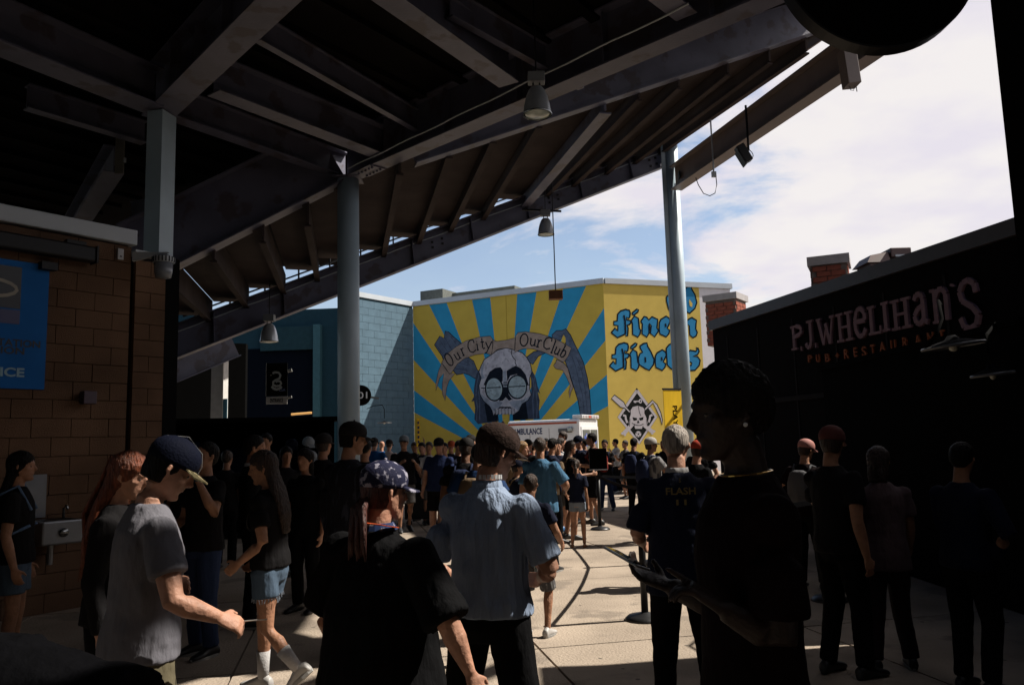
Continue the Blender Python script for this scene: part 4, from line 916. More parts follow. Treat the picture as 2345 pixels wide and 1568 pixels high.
specs = [('P', 70, 200, 850, 660, 1), ('.', 170, 205, 905, 870, 1), ('J', 225, 320, 900, 610, 1), ('.', 328, 365, 870, 840, 1), ('W', 360, 560, 860, 570, 1), ('H', 575, 755, 815, 520, 1), ('e', 765, 910, 780, 460, 1), ('L', 915, 1065, 740, 445, 1), ('I', 1065, 1165, 705, 405, 1), ('H', 1180, 1395, 680, 370, 1), ('a', 1415, 1585, 640, 295, 1), ('n', 1605, 1820, 610, 250, 1), ("'", 1830, 1890, 300, 195, 1), ('S', 1925, 2150, 690, 150, 1)]
for ch, x0, x1, yb, yt, _ in specs:
    ym = (yb+yt)/2
    a = on_r(*F(x0, ym)); b = on_r(*F(x1, ym)); z0 = on_r(*F((x0+x1)/2, yb)).z; z1 = on_r(*F((x0+x1)/2, yt)).z
    mb = MB(); i = 0
    for st in SG[ch]:
        w = 0.085 if st[0] == 'k' else 0.045
        if ch == '.': w = 0.09
        pts = [V((a.x+(b.x-a.x)*x, a.y+(b.y-a.y)*x, z0+(z1-z0)*y)) for x, y in st[1:]]
        for k in range(len(pts)-1):
            mb.bar(pts[k]+rn*(0.03+0.0007*i), pts[k+1]+rn*(0.03+0.0007*i), w if True else 0, 0.05, up=rn); i += 1
    obj('sign_letter', mb, LET, rest)
for ch, x0, x1, yb, h in [('P', 255, 300, 1060, 85), ('U', 345, 385, 1060, 90), ('B', 445, 495, 1055, 95), ('+', 555, 600, 1010, 55), ('R', 655, 705, 1020, 110), ('E', 760, 795, 1000, 108), ('S', 850, 900, 995, 115), ('T', 945, 995, 980, 120), ('A', 1045, 1110, 945, 115), ('U', 1170, 1225, 940, 130), ('R', 1300, 1360, 900, 120), ('A', 1435, 1510, 885, 130), ('N', 1575, 1640, 850, 125), ('T', 1700, 1765, 830, 130)]:
    a = on_r(*F(x0, yb)); b = on_r(*F(x1, yb)); b.z = a.z; z1 = on_r(*F((x0+x1)/2, yb-h)).z
    text(ch, a, b, z1-a.z, ORG, rest, rn, 0.005, bold=0.02, ext=0.03, name='sign_letter')
# brick chimneys and vents above the restaurant
BRK = mat('red_brick', (0.24, 0.075, 0.05), rough=0.85, var=0.25, vs=9); MORT = mat('mortar', (0.30, 0.25, 0.22), rough=0.95)
def brick_stack(label, cx, Y, w, d, z0, z1, rz):
    t = thing('brick_chimney', label, 'chimney', (cx, Y, z0), rz=rz)
    H = z1-z0-0.2; obj('core', MB().box(-w/2+0.01, w/2-0.01, -d/2+0.01, d/2-0.01, 0, H), MORT, t, local=True)
    bw, bhh = 0.30, 0.12; rows = int(H/bhh)
    me = bpy.data.meshes.new('brick'); mb = MB().box(0.007, bw-0.007, -0.02, 0.0, 0.007, bhh-0.007); me.from_pydata([tuple(p) for p in mb.v], [], mb.f); me.materials.append(BRK)
    for (o3, rot_, L_) in (((-w/2, -d/2+0.005, 0), 0, w), ((-w/2+0.005, d/2, 0), -90, d), ((w/2-0.005, -d/2, 0), 90, d)):
        for r_ in range(rows):
            n = int(L_/bw)
            for k in range(n):
                x = k*bw + (0.0 if r_ % 2 else bw/2*0) 
                o = bpy.data.objects.new('brick', me); COL.objects.link(o); o.parent = t
                o.matrix_basis = Matrix.Translation(o3) @ Matrix.Rotation(R(rot_), 4, 'Z') @ Matrix.Translation((x + (L_-n*bw)/2 + (0.04 if r_ % 2 else -0.04), random.uniform(-0.003, 0.003) , r_*bhh))
    obj('cap', MB().box(-w/2-0.06, w/2+0.06, -d/2-0.06, d/2+0.06, H, H+0.2), mat('pale_cap', (0.55, 0.52, 0.52), rough=0.5), t, local=True)
    return t
Yc = 25.0; zc = at(1690, 677, Yc).z
brick_stack('brick chimney with pale cap above the far end of the restaurant parapet', gx(1677, Yc)+0.05, Yc, 0.98, 0.98, zc-1.6, zc, R(-35))
Yc = 17.5; zc = at(1920, 592, Yc).z
brick_stack('larger brick chimney with pale cap beside the roof vents', gx(1930, Yc), Yc, 0.75, 0.75, zc-1.3, zc, R(-25))
t = thing('roof_vent', 'dark boxy rooftop vent unit right of the larger brick chimney', 'vent', at(2010, 620, 15.5))
VD = mat('vent_dark', (0.12, 0.055, 0.048), rough=0.5, var=0.2)
obj('body', MB().box(-0.28, 0.42, -0.3, 0.3, -0.5, 0.16), VD, t, local=True)
obj('hood', MB().hexa([V((-0.36, -0.36, 0.1)), V((0.1, -0.36, 0.1)), V((0.1, 0.36, 0.1)), V((-0.36, 0.36, 0.1))], [V((-0.24, -0.26, 0.26)), V((0.1, -0.26, 0.32)), V((0.1, 0.26, 0.32)), V((-0.24, 0.26, 0.26))]), VD, t, local=True)
obj('lid', MB().box(0.12, 0.52, -0.34, 0.34, 0.2, 0.38), VD, t, local=True, bevel=0.015)
obj('louvre', MB().box(0.2, 0.5, -0.35, -0.345, 0.2, 0.24), CAPG, t, local=True)
# gooseneck sign lamps at the restaurant
g1 = gooseneck('sign_lamp', 'wide dark disc lamp hanging below the last letters of the pub sign', at(2182, 792, 6.6), 0.24, [(-0.23, 0, 0.0), (-0.11, 0, 0.13), (-0.02, 0.05, 0.24), (0.12, 0.3, 0.42), (0.3, 0.6, 0.42)], 'sign lamps of the pub')
g1.rotation_euler = (0, R(-6), 0)
g2 = gooseneck('sign_lamp', 'dark disc lamp with bright bulb at the right edge below the first sign lamp', at(2272, 857, 6.9), 0.17, [(0, 0, 0.2), (0.05, 0.05, 0.35), (0.3, 0.3, 0.45), (0.7, 0.5, 0.4)], 'sign lamps of the pub')
g2.rotation_euler = (0, R(-6), 0)
a = on_r(1632, 852); 
t = thing('utility_pipe', 'thin black pipe reaching from the restaurant corner to the yellow wall', 'pipe', Ra+upz*2.9)
obj('bar', MB().bar(Ra+upz*at(1632, 852, Ra.y).z, at(1606, 856, 26.0), 0.05, 0.06), BLACKM, t)
# ============================================================ AMBULANCE
AW = mat('ambulance_white', (0.62, 0.63, 0.65), rough=0.25, var=0.03, coat=0.4)
ORS = mat('orange_stripe', (0.55, 0.09, 0.03), rough=0.4); NAVY = mat('navy_print', (0.02, 0.04, 0.14), rough=0.4); GLS = mat('dark_glass', (0.02, 0.028, 0.03), rough=0.08, spec=0.8)
ya = 32.4
ac = V((gx(1328, ya), ya, 0))
amb = thing('ambulance', 'white ambulance parked in front of the skull mural with rear doors to the right', 'ambulance', ac)
ax = md; ay = mn                                # ax: towards the rear, ay: towards the camera side
MA = Matrix.Identity(4); MA.col[0][:3] = ax; MA.col[1][:3] = -ay; MA.col[2][:3] = (0, 0, 1); MA.col[3][:3] = (ac.x, ac.y, 0)
zt = at(1320, 958, ya).z
def ab(*b, **k): return obj(k.pop('name'), MB().box(*b, MA), k.pop('m', AW), k.pop('parent', amb), **k)
BL = 3.3
ab(-BL, 0, 0, 2.1, 0.55, zt, name='box_body', bevel=0.09)
ab(-BL-1.5, -BL-0.01, 0.1, 2.0, 0.5, 2.15, name='cab', bevel=0.25)
ab(-BL-2.8, -BL-1.7, 0.15, 1.95, 0.5, 1.25, name='bonnet', bevel=0.12)
ab(-BL-1.5, -BL-0.5, 0.085, 0.099, 1.35, 1.95, name='cab_window', m=GLS)
ab(-BL+0.05, -0.12, -0.006, -0.001, zt-0.19, zt-0.11, name='stripe', m=ORS)
mb = MB()
for x in (-BL-1.5, -1.1):
    for y in (0.02, 1.85): mb = MB(); mb.lathe([(0.40, 0), (0.42, 0.04), (0.42, 0.22), (0.40, 0.26)], n=24, M=MA @ Matrix.Translation((x, y+0.26, 0.42)) @ Matrix.Rotation(R(90), 4, 'X')); w_ = obj('wheel', mb, BLACKM, amb); mb = MB(); mb.lathe([(0.22, -0.01), (0.2, 0.27)], n=16, M=MA @ Matrix.Translation((x, y+0.26, 0.42)) @ Matrix.Rotation(R(90), 4, 'X')); obj('rim', mb, ALU, w_)
A3 = lambda x, y, z: MA @ V((x, y, z))
an = (MA.to_3x3() @ V((0, -1, 0)))
def apx(x): # along-body coordinate of a photo column on the side plane
    q = at_plane(x, 975, A3(0, 0, 0), an); return (q-ac).dot(ax)
text('AMBULANCE', A3(apx(1175), -0.002, zt-0.58), A3(apx(1241), -0.002, zt-0.58), 0.26, NAVY, amb, an, 0.004, bold=0.03)
text('MASS', A3(apx(1165), -0.002, zt-1.35), A3(apx(1222), -0.002, zt-1.35), 0.42, NAVY, amb, an, 0.004, shear=0.12)
ab(apx(1278), apx(1310), -0.05, -0.001, zt-0.55, zt-0.38, name='side_light', m=mat('light_housing', (0.12, 0.12, 0.13), rough=0.3), bevel=0.03)
ab(apx(1300), apx(1312), -0.09, -0.001, zt-0.5, zt-0.33, name='scene_lamp', m=ALU, bevel=0.03)
ab(apx(1268), apx(1292), -0.008, -0.001, zt-1.25, zt-0.95, name='side_window', m=GLS)
for x in (1212, 1256): ab(apx(x), apx(x)+0.02, -0.004, -0.001, 0.7, zt-0.35, name='panel_seam', m=mat('seam', (0.2, 0.2, 0.22)))
ab(0.0, 0.03, 0.12, 1.98, 0.7, zt-0.32, name='rear_door', m=AW)
for y0, y1 in ((0.22, 1.02), (1.10, 1.88)):
    w_ = ab(0.031, 0.04, y0, y1, zt-1.3, zt-0.45, name='rear_window', m=mat('tint_glass', (0.12, 0.14, 0.15), rough=0.15))
    yc = (y0+y1)/2; st = MB()
    for k in range(3):
        a_ = R(90+60*k); d_ = V((0, math.cos(a_), math.sin(a_))); c_ = V((0.043+0.001*k, yc, zt-0.86))
        q = [c_+d_*0.26+d_.cross(V((1, 0, 0)))*0.07, c_-d_*0.26+d_.cross(V((1, 0, 0)))*0.07, c_-d_*0.26-d_.cross(V((1, 0, 0)))*0.07, c_+d_*0.26-d_.cross(V((1, 0, 0)))*0.07]
        st.poly([MA @ p for p in q])
    obj('star_of_life', st, mat('star_blue', (0.04, 0.09, 0.45), rough=0.4), w_)
    obj('staff', MB().box(0.047, 0.049, yc-0.02, yc+0.02, zt-1.08, zt-0.64, MA), AW, w_)
ab(-0.35, 0.1, 0.1, 2.0, zt+0.002, zt+0.16, name='light_bar', m=AW, bevel=0.03)
for k in range(6): ab(0.101, 0.12, 0.18+0.3*k, 0.42+0.3*k, zt+0.03, zt+0.13, name='beacon', m=mat('beacon_red' if k in (2,) else 'beacon_clear', (0.6, 0.1, 0.08) if k in (2,) else (0.55, 0.5, 0.52), rough=0.2))
ab(0.03, 0.14, 0.05, 2.05, 0.45, 0.6, name='bumper', m=BLACKM)
# ============================================================ STANCHIONS, BARRIERS
BELT = mat('belt_black', (0.015, 0.015, 0.018), rough=0.8)
def stanchion(label):
    t = thing('belt_stanchion', label, 'stanchion', group='black crowd control belt stanchions')
    obj('base', MB().lathe([(0.18, 0.0), (0.18, 0.015), (0.15, 0.04), (0.05, 0.06), (0.035, 0.07)], n=32), mat('cast_base', (0.035, 0.035, 0.038), rough=0.4, metal=0.3), t, smooth=True, local=True)
    obj('post', MB().tube([(0, 0, 0.05), (0, 0, 0.96)], 0.032, 16), BLACKM, t, smooth=True, local=True)
    obj('belt_head', MB().lathe([(0.036, 0.9), (0.042, 0.91), (0.042, 1.0), (0.03, 1.01)], n=16), BLACKM, t, local=True)
    return t
s1p = at_z(1477, 1418, 0)
s1 = stanchion('black belt stanchion whose round base stands before the dark legs at the right'); s1.location = s1p
s2p = at_z(1374, 1212, 0); s2 = dup(s1, s2p, label='black belt stanchion carrying the framed sign board in the middle')
s3p = s1p + V((1.9, 0.6, 0)); s3 = dup(s1, s3p, label='belt stanchion hidden behind the dark man at the right')
s4p = s2p + V((1.7, 0.7, 0)); s4 = dup(s1, s4p, label='belt stanchion right of the sign carrying stanchion')
s5p = V((1.75, 10.6, 0)); s5 = dup(s1, s5p, label='belt stanchion in the right hand shade behind the navy jersey man')
def belt(a, b, nm='retractable_belt', lab='black retractable belt stretched between two stanchions'):
    n = 8; pts = [a.lerp(b, k/n) + V((0, 0, 0.96-0.06*math.sin(math.pi*k/n))) for k in range(n+1)]
    mb = MB()
    for k in range(n): mb.bar(pts[k], pts[k+1], 0.004, 0.05)
    o = obj(nm, mb, BELT); return tag(o, lab, 'belt')
belt(s1p, s3p, lab='black belt running right from the nearest stanchion'); belt(s2p, s4p, lab='black belt running right from the sign carrying stanchion'); belt(s1p, s5p, lab='black belt running away from the nearest stanchion'); belt(s5p, s2p, lab='black belt running to the sign carrying stanchion')
t = thing('sign_board', 'framed black sign board on top of the middle belt stanchion', 'sign', s2p + V((0, 0, 1.012)), rz=R(8))
k2 = s2p.y/FPX
obj('holder', MB().bar((0, 0, 0), (0, 0, 0.05), 0.05, 0.02), BLACKM, t, local=True)
obj('shelf', MB().box(-0.16, 0.17, -0.06, 0.04, 0.05, 0.065), mat('pale_shelf', (0.45, 0.45, 0.47), rough=0.4), t, local=True)
obj('board', MB().box(-0.15, 0.17, -0.01, 0.01, 0.066, 0.44), BLACK, t, local=True)
mb = MB()
for b_ in ((-0.155, -0.145), (0.165, 0.175)): mb.box(b_[0], b_[1], -0.015, 0.012, 0.066, 0.445)
mb.box(-0.145, 0.165, -0.015, 0.012, 0.435, 0.445); obj('frame', mb, BLACKM, t, local=True)
# low barrier with printed skirt below the crest
a, b = at_z(1395, 1128, 0), at_z(1600, 1128, 0)
t = thing('barrier_table', 'low dark blue draped barrier in front of the crest wall', 'barrier', a)
bn = V(((b-a).y, -(b-a).x, 0)).normalized()
obj('drape', slab2(a, b, bn, -0.5, 0, 0.06, 0.85), mat('drape_navy', (0.02, 0.03, 0.08), rough=0.9), t)
obj('top', slab2(a, b, bn, -0.52, 0.02, 0.851, 0.88), BLACKM, t)
obj('stripe', slab2(a.lerp(b, 0.2), a.lerp(b, 0.38), bn, 0.001, 0.006, 0.35, 0.6), mat('drape_gold', (0.35, 0.26, 0.04), rough=0.8), t)
obj('stripe', slab2(a.lerp(b, 0.55), a.lerp(b, 0.62), bn, 0.001, 0.006, 0.35, 0.6), mat('drape_gold', (0.35, 0.26, 0.04)), t)
for f in (0.03, 0.97): obj('leg', MB().bar(a.lerp(b, f)-bn*0.25, a.lerp(b, f)-bn*0.25+upz*0.06, 0.1, 0.1), BLACKM, t)
a = on_y(1356, 1100); t_ = tag(obj('info_totem', slab2(at_z(1388, 1110, 0)*1.0, at_z(1399, 1110, 0)*1.0, bn, 0, 0.05, 0.0, at(1390, 1073, 28).z), mat('panel_cyan', (0.05, 0.25, 0.38), rough=0.5)), 'narrow light blue panel beside the ambulance rear', 'totem')
for (px, tp, bt_, Y, col) in ((957, 958, 1022, 18.0, 'banner_yellow'),):
    c = at(px, (tp+bt_)/2, Y); hh = (bt_-tp)/FPX*Y
    t = thing('paddle_sign', 'tall narrow yellow paddle sign held up above the crowd', 'sign', c, rz=R(42))
    obj('board', MB().box(-0.045, 0.045, -0.01, 0.01, -hh/2, hh/2), MATS[col], t, local=True)
    mb = MB()
    for k in range(5): mb.box(-0.025, 0.025, -0.013, -0.0101, -hh/2+hh*(0.12+0.17*k), -hh/2+hh*(0.22+0.17*k))
    obj('printed_mark', mb, NAVY, t, local=True)
# dark merchandise stand on the left
ma, mb_ = at_z(384, 975, 2.05), at_z(760, 970, 2.05)
mz = 2.1
ma = at(384, 968, 14.6); mb2 = at(762, 968, 15.6); ma.z = mb2.z = 0
mdr = (mb2-ma).normalized(); mnr = V((mdr.y, -mdr.x, 0))
zr = at(560, 967, 15).z
t = thing('merchandise_stand', 'black merchandise stand with caps and blue shirts on its back wall', 'stand', ma)
obj('back_wall', slab2(ma, mb2, mnr, -1.7, -1.6, 0, zr), BLACK, t)
obj('roof', slab2(ma-mdr*0.1, mb2+mdr*0.1, mnr, -1.75, 0.3, zr, zr+0.08), BLACK, t)
obj('side_wall', slab2(ma, ma+mdr*0.06, mnr, -1.59, 0.2, 0, zr-0.002), BLACK, t); obj('side_wall', slab2(mb2-mdr*0.06, mb2, mnr, -1.59, 0.2, 0, zr-0.002), BLACK, t)
obj('counter', slab2(ma+mdr*0.3, mb2-mdr*0.3, mnr, -0.3, 0.1, 0, 0.95), BLACK, t)
def hang(px, py, mtl, lab, w=0.42, h=0.5):
    c = at_plane(px, py, ma-mnr*1.5, mnr)
    o = thing('hanging_shirt', lab, 'shirt', c)
    M = wall_local(c, mdr, mnr); M.col[3][2] = c.z
    hexa = [(-w/2, -h), (w/2, -h), (w/2, h*0.2), (w*0.75, h*0.05), (w*0.85, h*0.25), (w*0.4, h*0.5), (w*0.15, h*0.45), (-w*0.15, h*0.45), (-w*0.4, h*0.5), (-w*0.85, h*0.25), (-w*0.75, h*0.05), (-w/2, h*0.2)]
    mb = MB(); mb.v = [M @ V((x, 0.0, z)) for x, z in hexa] + [M @ V((x, 0.05, z)) for x, z in hexa]; n = len(hexa)
    mb.f = [tuple(range(n)), tuple(range(2*n-1, n-1, -1))] + [(i, (i+1) % n, n+(i+1) % n, n+i) for i in range(n)]
    obj('cloth', mb, mtl, o); obj('hanger', MB().tube([M @ V((0, 0.02, h*0.45)), M @ V((0, 0.02, h*0.6))], 0.008, 6), BLACKM, o)
RB = cloth('merch_blue', (0.03, 0.07, 0.22)); 
hang(432, 1040, RB, 'blue shirt hanging nearest the brown pilaster in the dark stand'); hang(545, 1050, cloth('merch_dark', (0.02, 0.03, 0.07)), 'dark blue shirt hanging in the middle of the dark stand')
# ============================================================ PEOPLE
SK = [skin('light', (0.52, 0.27, 0.18)), skin('tan', (0.40, 0.20, 0.12)), skin('brown', (0.17, 0.08, 0.045)), skin('dark', (0.022, 0.011, 0.008))]
HB, HD, HR, HG, HBL = hairm('brown', (0.045, 0.022, 0.012)), hairm('black', (0.01, 0.008, 0.007)), hairm('red', (0.20, 0.045, 0.012)), hairm('grey', (0.42, 0.36, 0.31)), hairm('blonde', (0.36, 0.20, 0.07))
SHW = mat('shoe_white', (0.6, 0.58, 0.56), rough=0.5); SHB = mat('shoe_black', (0.015, 0.015, 0.017), rough=0.5); SHU = mat('shoe_blue', (0.02, 0.16, 0.42), rough=0.5); SOLE = mat('sole', (0.45, 0.44, 0.42), rough=0.7)
HEAD = [(0.0, .022, .020, .058), (.018, .040, .042, .040), (.045, .056, .066, .022), (.075, .064, .080, .010), (.105, .069, .088, .004), (.135, .073, .094, -.001), (.165, .075, .096, -.004), (.195, .068, .088, -.006), (.218, .052, .068, -.006), (.232, .028, .038, -.006)]
def ering(M, z, rx, ry, y0, n=16, x0=0.0, sq=1.0):
    out = []
    for j in range(n):
        c, s = math.cos(2*math.pi*j/n), math.sin(2*math.pi*j/n)
        if sq != 1.0: c = math.copysign(abs(c)**sq, c); s = math.copysign(abs(s)**sq, s)
        out.append(M @ V((x0+rx*c, y0+ry*s, z)))
    return out
def remesh(o, vox, sm=2, disp=None, it=0):
    m = o.modifiers.new('remesh', 'REMESH'); m.mode = 'VOXEL'; m.voxel_size = vox; m.use_smooth_shade = True
    if sm: s = o.modifiers.new('smooth', 'SMOOTH'); s.factor = 0.5; s.iterations = sm
    if disp:
        tx = bpy.data.textures.get('folds_%g' % disp[1]) or bpy.data.textures.new('folds_%g' % disp[1], 'CLOUDS'); tx.noise_scale = disp[1]; tx.noise_depth = 2; tx.noise_type = 'SOFT_NOISE'
        d = o.modifiers.new('folds', 'DISPLACE'); d.texture = tx; d.strength = disp[0]; d.mid_level = 0.28 if o.name.startswith(('shirt','long','trou','shor')) else 0.5; d.texture_coords = 'LOCAL'
    return o
UPL = 0.95
def person(label, px, Y, H=1.75, az=0, w=1.0, belly=1.0, sk=1, top=None, topm=None, bot=None, botm=None, hair=('short', HB), cap=None, shoes=SHB,
           armR=None, armL=None, lean=0, roll=0, twist=0, head=(0, 0, 0), legR=None, legL=None, hemz=0.86, vox=0.017, near=False, sleeve=0.62, extra=None,
           curl=0.5, slim=1.0, group='people gathered on the stadium concourse', x=None, crouch=0.0, fold=None, hipy=0.0, handR=None, handL=None, z0=0.0, collar=False, belt=None, shortz=0.52, capback=False):
    X = gx(px, Y) if x is None else x
    s = H/1.75
    root = thing('person', label, 'person', (X, Y, z0), rz=-R(az), group=group, scale=s)
    skm = SK[sk] if isinstance(sk, int) else sk
    pel = V((0, hipy, UPL-crouch))
    UM = Matrix.Translation(pel) @ Matrix.Rotation(-R(lean), 4, 'X') @ Matrix.Rotation(R(roll), 4, 'Y') @ Matrix.Rotation(-R(twist), 4, 'Z') @ Matrix.Translation(-V((0, 0, UPL)))
    LM = Matrix.Translation(V((0, hipy, -crouch)))
    hy, hp, hr = head
    HM = UM @ Matrix.Translation((0, 0.0, 1.535)) @ Matrix.Rotation(-R(hy), 4, 'Z') @ Matrix.Rotation(-R(hp), 4, 'X') @ Matrix.Rotation(R(hr), 4, 'Y') @ Matrix.Translation((0, 0.012, -0.018))
    ws = 1+(w-1)*0.55
    n = 16 if near else 12
    mb = MB()
    TOR = [(0.80, .13, .095, 0), (0.88, .165*w, .115*w, 0), (0.96, .165*w, .115*w*belly, 0), (1.06, .145*w, .105*w*belly, .01*(belly-1)), (1.18, .148*w, .105*w*belly**0.6, 0), (1.30, .165*ws, .112*ws, 0), (1.37, .155*ws, .100, -.005), (1.42, .118*ws, .078, -.01), (1.455, .080, .062, -.01), (1.475, .062, .056, -.01)]
    rings = []
    for z, rx, ry, y0 in TOR:
        M = LM if z < 0.93 else UM
        rings.append(ering(M, z, rx*0.97, ry*0.97, y0, n))
    mb.loft(rings)
    mb.tube([UM @ V((0, -.015, 1.44)), UM @ V((0, -.012, 1.50)), HM @ V((0, -.01, .04))], [.06, .054, .055], n)
    mb.loft([ering(HM, *h_, n) for h_ in HEAD])
    # face
    mb.tube([HM @ V((0, .088, .135)), HM @ V((0, .103, .112)), HM @ V((0, .113, .094)), HM @ V((0, .098, .083))], [.008, .011, .0145, .010], 8)
    mb.tube([HM @ V((-.045, .074, .142)), HM @ V((-.02, .088, .145)), HM @ V((.02, .088, .145)), HM @ V((.045, .074, .142))], [.009, .011, .011, .009], 8)
    mb.tube([HM @ V((-.024, .082, .060)), HM @ V((0, .092, .062)), HM @ V((.024, .082, .060))], [.006, .0095, .006], 8)
    mb.tube([HM @ V((-.02, .075, .022)), HM @ V((0, .082, .020)), HM @ V((.02, .075, .022))], [.012, .015, .012], 8)
    for e in (-1, 1):
        mb.tube([HM @ V((e*.066, .000, .135)), HM @ V((e*.082, -.012, .128)), HM @ V((e*.084, -.014, .105)), HM @ V((e*.068, -.002, .085))], [.008, .011, .010, .007], 8)
        mb.tube([HM @ V((e*.035, .07, .10)), HM @ V((e*.058, .045, .105))], [.014, .016], 8)
    tops_ = MB() if top else None
    J = {}
    for e, arm, hnd in ((1, armR, handR), (-1, armL, handL)):
        arm = arm or ((.05, -.02, -.29), (.01, .07, -.25))
        sh_ = V((e*.176*ws, -.008, 1.375)); ua_ = V((arm[0][0]*e, arm[0][1], arm[0][2])); la_ = V((arm[1][0]*e, arm[1][1], arm[1][2]))
        el = sh_ + ua_; wr = el + la_
        s3, e3, w3 = UM @ sh_, UM @ el, UM @ wr
        aw = 1+(w-1)*0.7
        mb.tube([UM @ V((e*.10, -.005, 1.365)), s3, s3.lerp(e3, .5), e3, e3.lerp(w3, .3), w3], [.05, .053*aw*slim, .049*aw*slim, .041*aw*slim, .042*aw*slim, .027*slim], 10)
        J[e] = (s3, e3, w3)
        # hand
        d = (w3-e3).normalized()
        nrm = V(hnd[0]) if hnd else V((e*-1.0, 0.25, 0))                # palm faces
        cl = hnd[1] if hnd and len(hnd) > 1 else curl
        if hnd and len(hnd) > 2: d = (d + V(hnd[2])).normalized()
        nrm = (nrm - d*nrm.dot(d)).normalized(); lat = d.cross(nrm)      # across the palm
        th_side = 1 if e > 0 else -1
        if hnd and len(hnd) > 3: th_side = hnd[3]
        k0 = w3 + d*.04; k1 = w3 + d*.092
        mb.tube([w3 - d*.01, w3 + d*.02, k0 + d*.02, k1], [(.024, .018), (.033, .016), (.041, .015), (.040, .013)], 10, ref=lat)
        fr = .0085 if near else .0105
        for q, (o_, L_) in enumerate(((-.030, .072), (-.010, .080), (.011, .076), (.030, .060))):
            o_ = -o_*th_side
            b0 = k1 - d*.012 + lat*o_; a1 = cl*0.7; a2 = cl*1.6; a3 = cl*2.3
            if hnd and len(hnd) > 4 and q == 0: a1 = a2 = a3 = 0.05        # pointing index
            p1 = b0 + (d*math.cos(a1)+nrm*math.sin(a1))*L_*.5; p2 = p1 + (d*math.cos(a2)+nrm*math.sin(a2))*L_*.32; p3 = p2 + (d*math.cos(a3)+nrm*math.sin(a3))*L_*.24
            mb.tube([b0, p1, p2, p3], [fr*1.12, fr*1.02, fr*.95, fr*.75], 7)
        tb = w3 + d*.03 + lat*.026*th_side; t1 = tb + (d*.6 + lat*.75*th_side + nrm*.35).normalized()*.038; t2 = t1 + (d*.85 + lat*.25*th_side + nrm*.5).normalized()*.036
        mb.tube([tb - lat*.01*th_side, tb, t1, t2], [.014, .014, .0115, .009], 7)
        if top:
            f = 1.0 if top == 'long' else sleeve
            c_ = [s3, s3.lerp(e3, min(1, f))] if top != 'long' else [s3, s3.lerp(e3, .5), e3, e3.lerp(w3, .5), e3.lerp(w3, .93)]
            loose = 1.0 if near else 1.0
            r_ = [.068*aw, .069*aw] if top != 'long' else [.071*aw, .062*aw, .056*aw, .048*aw, .040]
            if top != 'long' and f > .5: c_ = [s3, s3.lerp(e3, f*.5), s3.lerp(e3, f)]; r_ = [.063*aw, .064*aw, .070*aw]
            tops_.tube([UM @ V((e*.09, -.008, 1.362))] + c_, [.066] + r_, 12)
    for e in (1, -1):
        mb.ball(J[e][0], .050*(1+(w-1)*.5), 10, 7)
        if top: tops_.ball(J[e][0], .0605*(1+(w-1)*.6), 12, 8); tops_.ball(UM @ V((e*.125*ws, -.008, 1.365)), .066, 12, 8)
    for e, leg in ((1, legR), (-1, legL)):
        hip = LM @ V((e*.085*(1+(w-1)*.5), 0, .88))
        if leg: kn, ank, foot = V(leg[0]), V(leg[1]), (leg[2] if len(leg) > 2 else 0)
        else: kn, ank, foot = V((e*.10, .015, .48)), V((e*.105, -.02, .085)), 0
        kn = V((kn.x, kn.y, kn.z)); lw_ = (1+(w-1)*.6)
        mb.tube([hip + V((0, 0, .04)), hip, hip.lerp(kn, .5), kn, kn.lerp(ank, .3) + V((0, -.012, 0)), kn.lerp(ank, .65), ank], [.075*lw_, .088*lw_, .072*lw_, .052*lw_, .054*lw_, .040, .034], 12)
        FM = Matrix.Translation(ank) @ Matrix.Rotation(R(foot), 4, 'X') @ Matrix.Rotation(-R(e*7), 4, 'Z')
        def fr_(y, rx, hz, lift=0.0): return [FM @ V((rx*math.cos(2*math.pi*j/12), y, max(-.083+lift, -.083+lift + hz*(0.5+0.5*math.sin(2*math.pi*j/12))*1.0))) for j in range(12)]
        mb.loft([fr_(y, rx, hz) for y, rx, hz in ((-.055, .028, .06), (0, .034, .085), (.08, .038, .05), (.15, .034, .03), (.175, .02, .02))])
        if shoes:
            so_ = MB(); so_.loft([fr_(y, rx, hz) for y, rx, hz in ((-.078, .020, .055), (-.068, .036, .085), (-.02, .040, .115), (.02, .042, .105), (.07, .045, .078), (.13, .048, .056), (.175, .042, .045), (.20, .022, .034))])
            if near: remesh(obj('shoe', so_, shoes, root, local=True), .009, 1)
            else: obj('shoe', so_, shoes, root, smooth=True, local=True)
            if near:
                sl = MB(); sl.loft([[FM @ V((rx*math.cos(2*math.pi*j/14)*1.06, y0 + ry*math.sin(2*math.pi*j/14), z)) for j in range(14)] for z, rx, y0, ry in ((-.086, .044, .062, .142), (-.064, .046, .062, .145))]); obj('sole', sl, SOLE, root.children[-1], local=True)
        J['leg%d' % e] = (hip, kn, ank)
    body = remesh(obj('body', mb, skm, root, local=True), vox*0.62 if near else vox*0.8, 2)
    # clothes
    if top:
        hz = hemz
        sec = [(hz, .192*w, .142*w*belly**.8, 0), ((hz+1.02)/2, .188*w, .140*w*belly, 0), (1.03, .170*w, .124*w*belly, .01*(belly-1)), (1.15, .168*w, .122*w*belly**.7, 0), (1.29, .180*ws, .128*ws, 0), (1.36, .175*ws, .118, -.006), (1.41, .138*ws, .096, -.012), (1.445, .100, .080, -.012), (1.47, .074, .067, -.012)]
        rings = [ering(UM if z > .93 else (UM if hemz < .8 or lean < 12 else UM), z, rx, ry, y0, 18) for z, rx, ry, y0 in sec]
        tops_.loft(rings)
        o = obj('shirt' if top != 'long' else 'long_sleeved_top', tops_, topm, root, local=True)
        remesh(o, vox*0.8 if near else vox, 5 if near else 3, fold or ((.018, .11) if near else (.016, .08)))
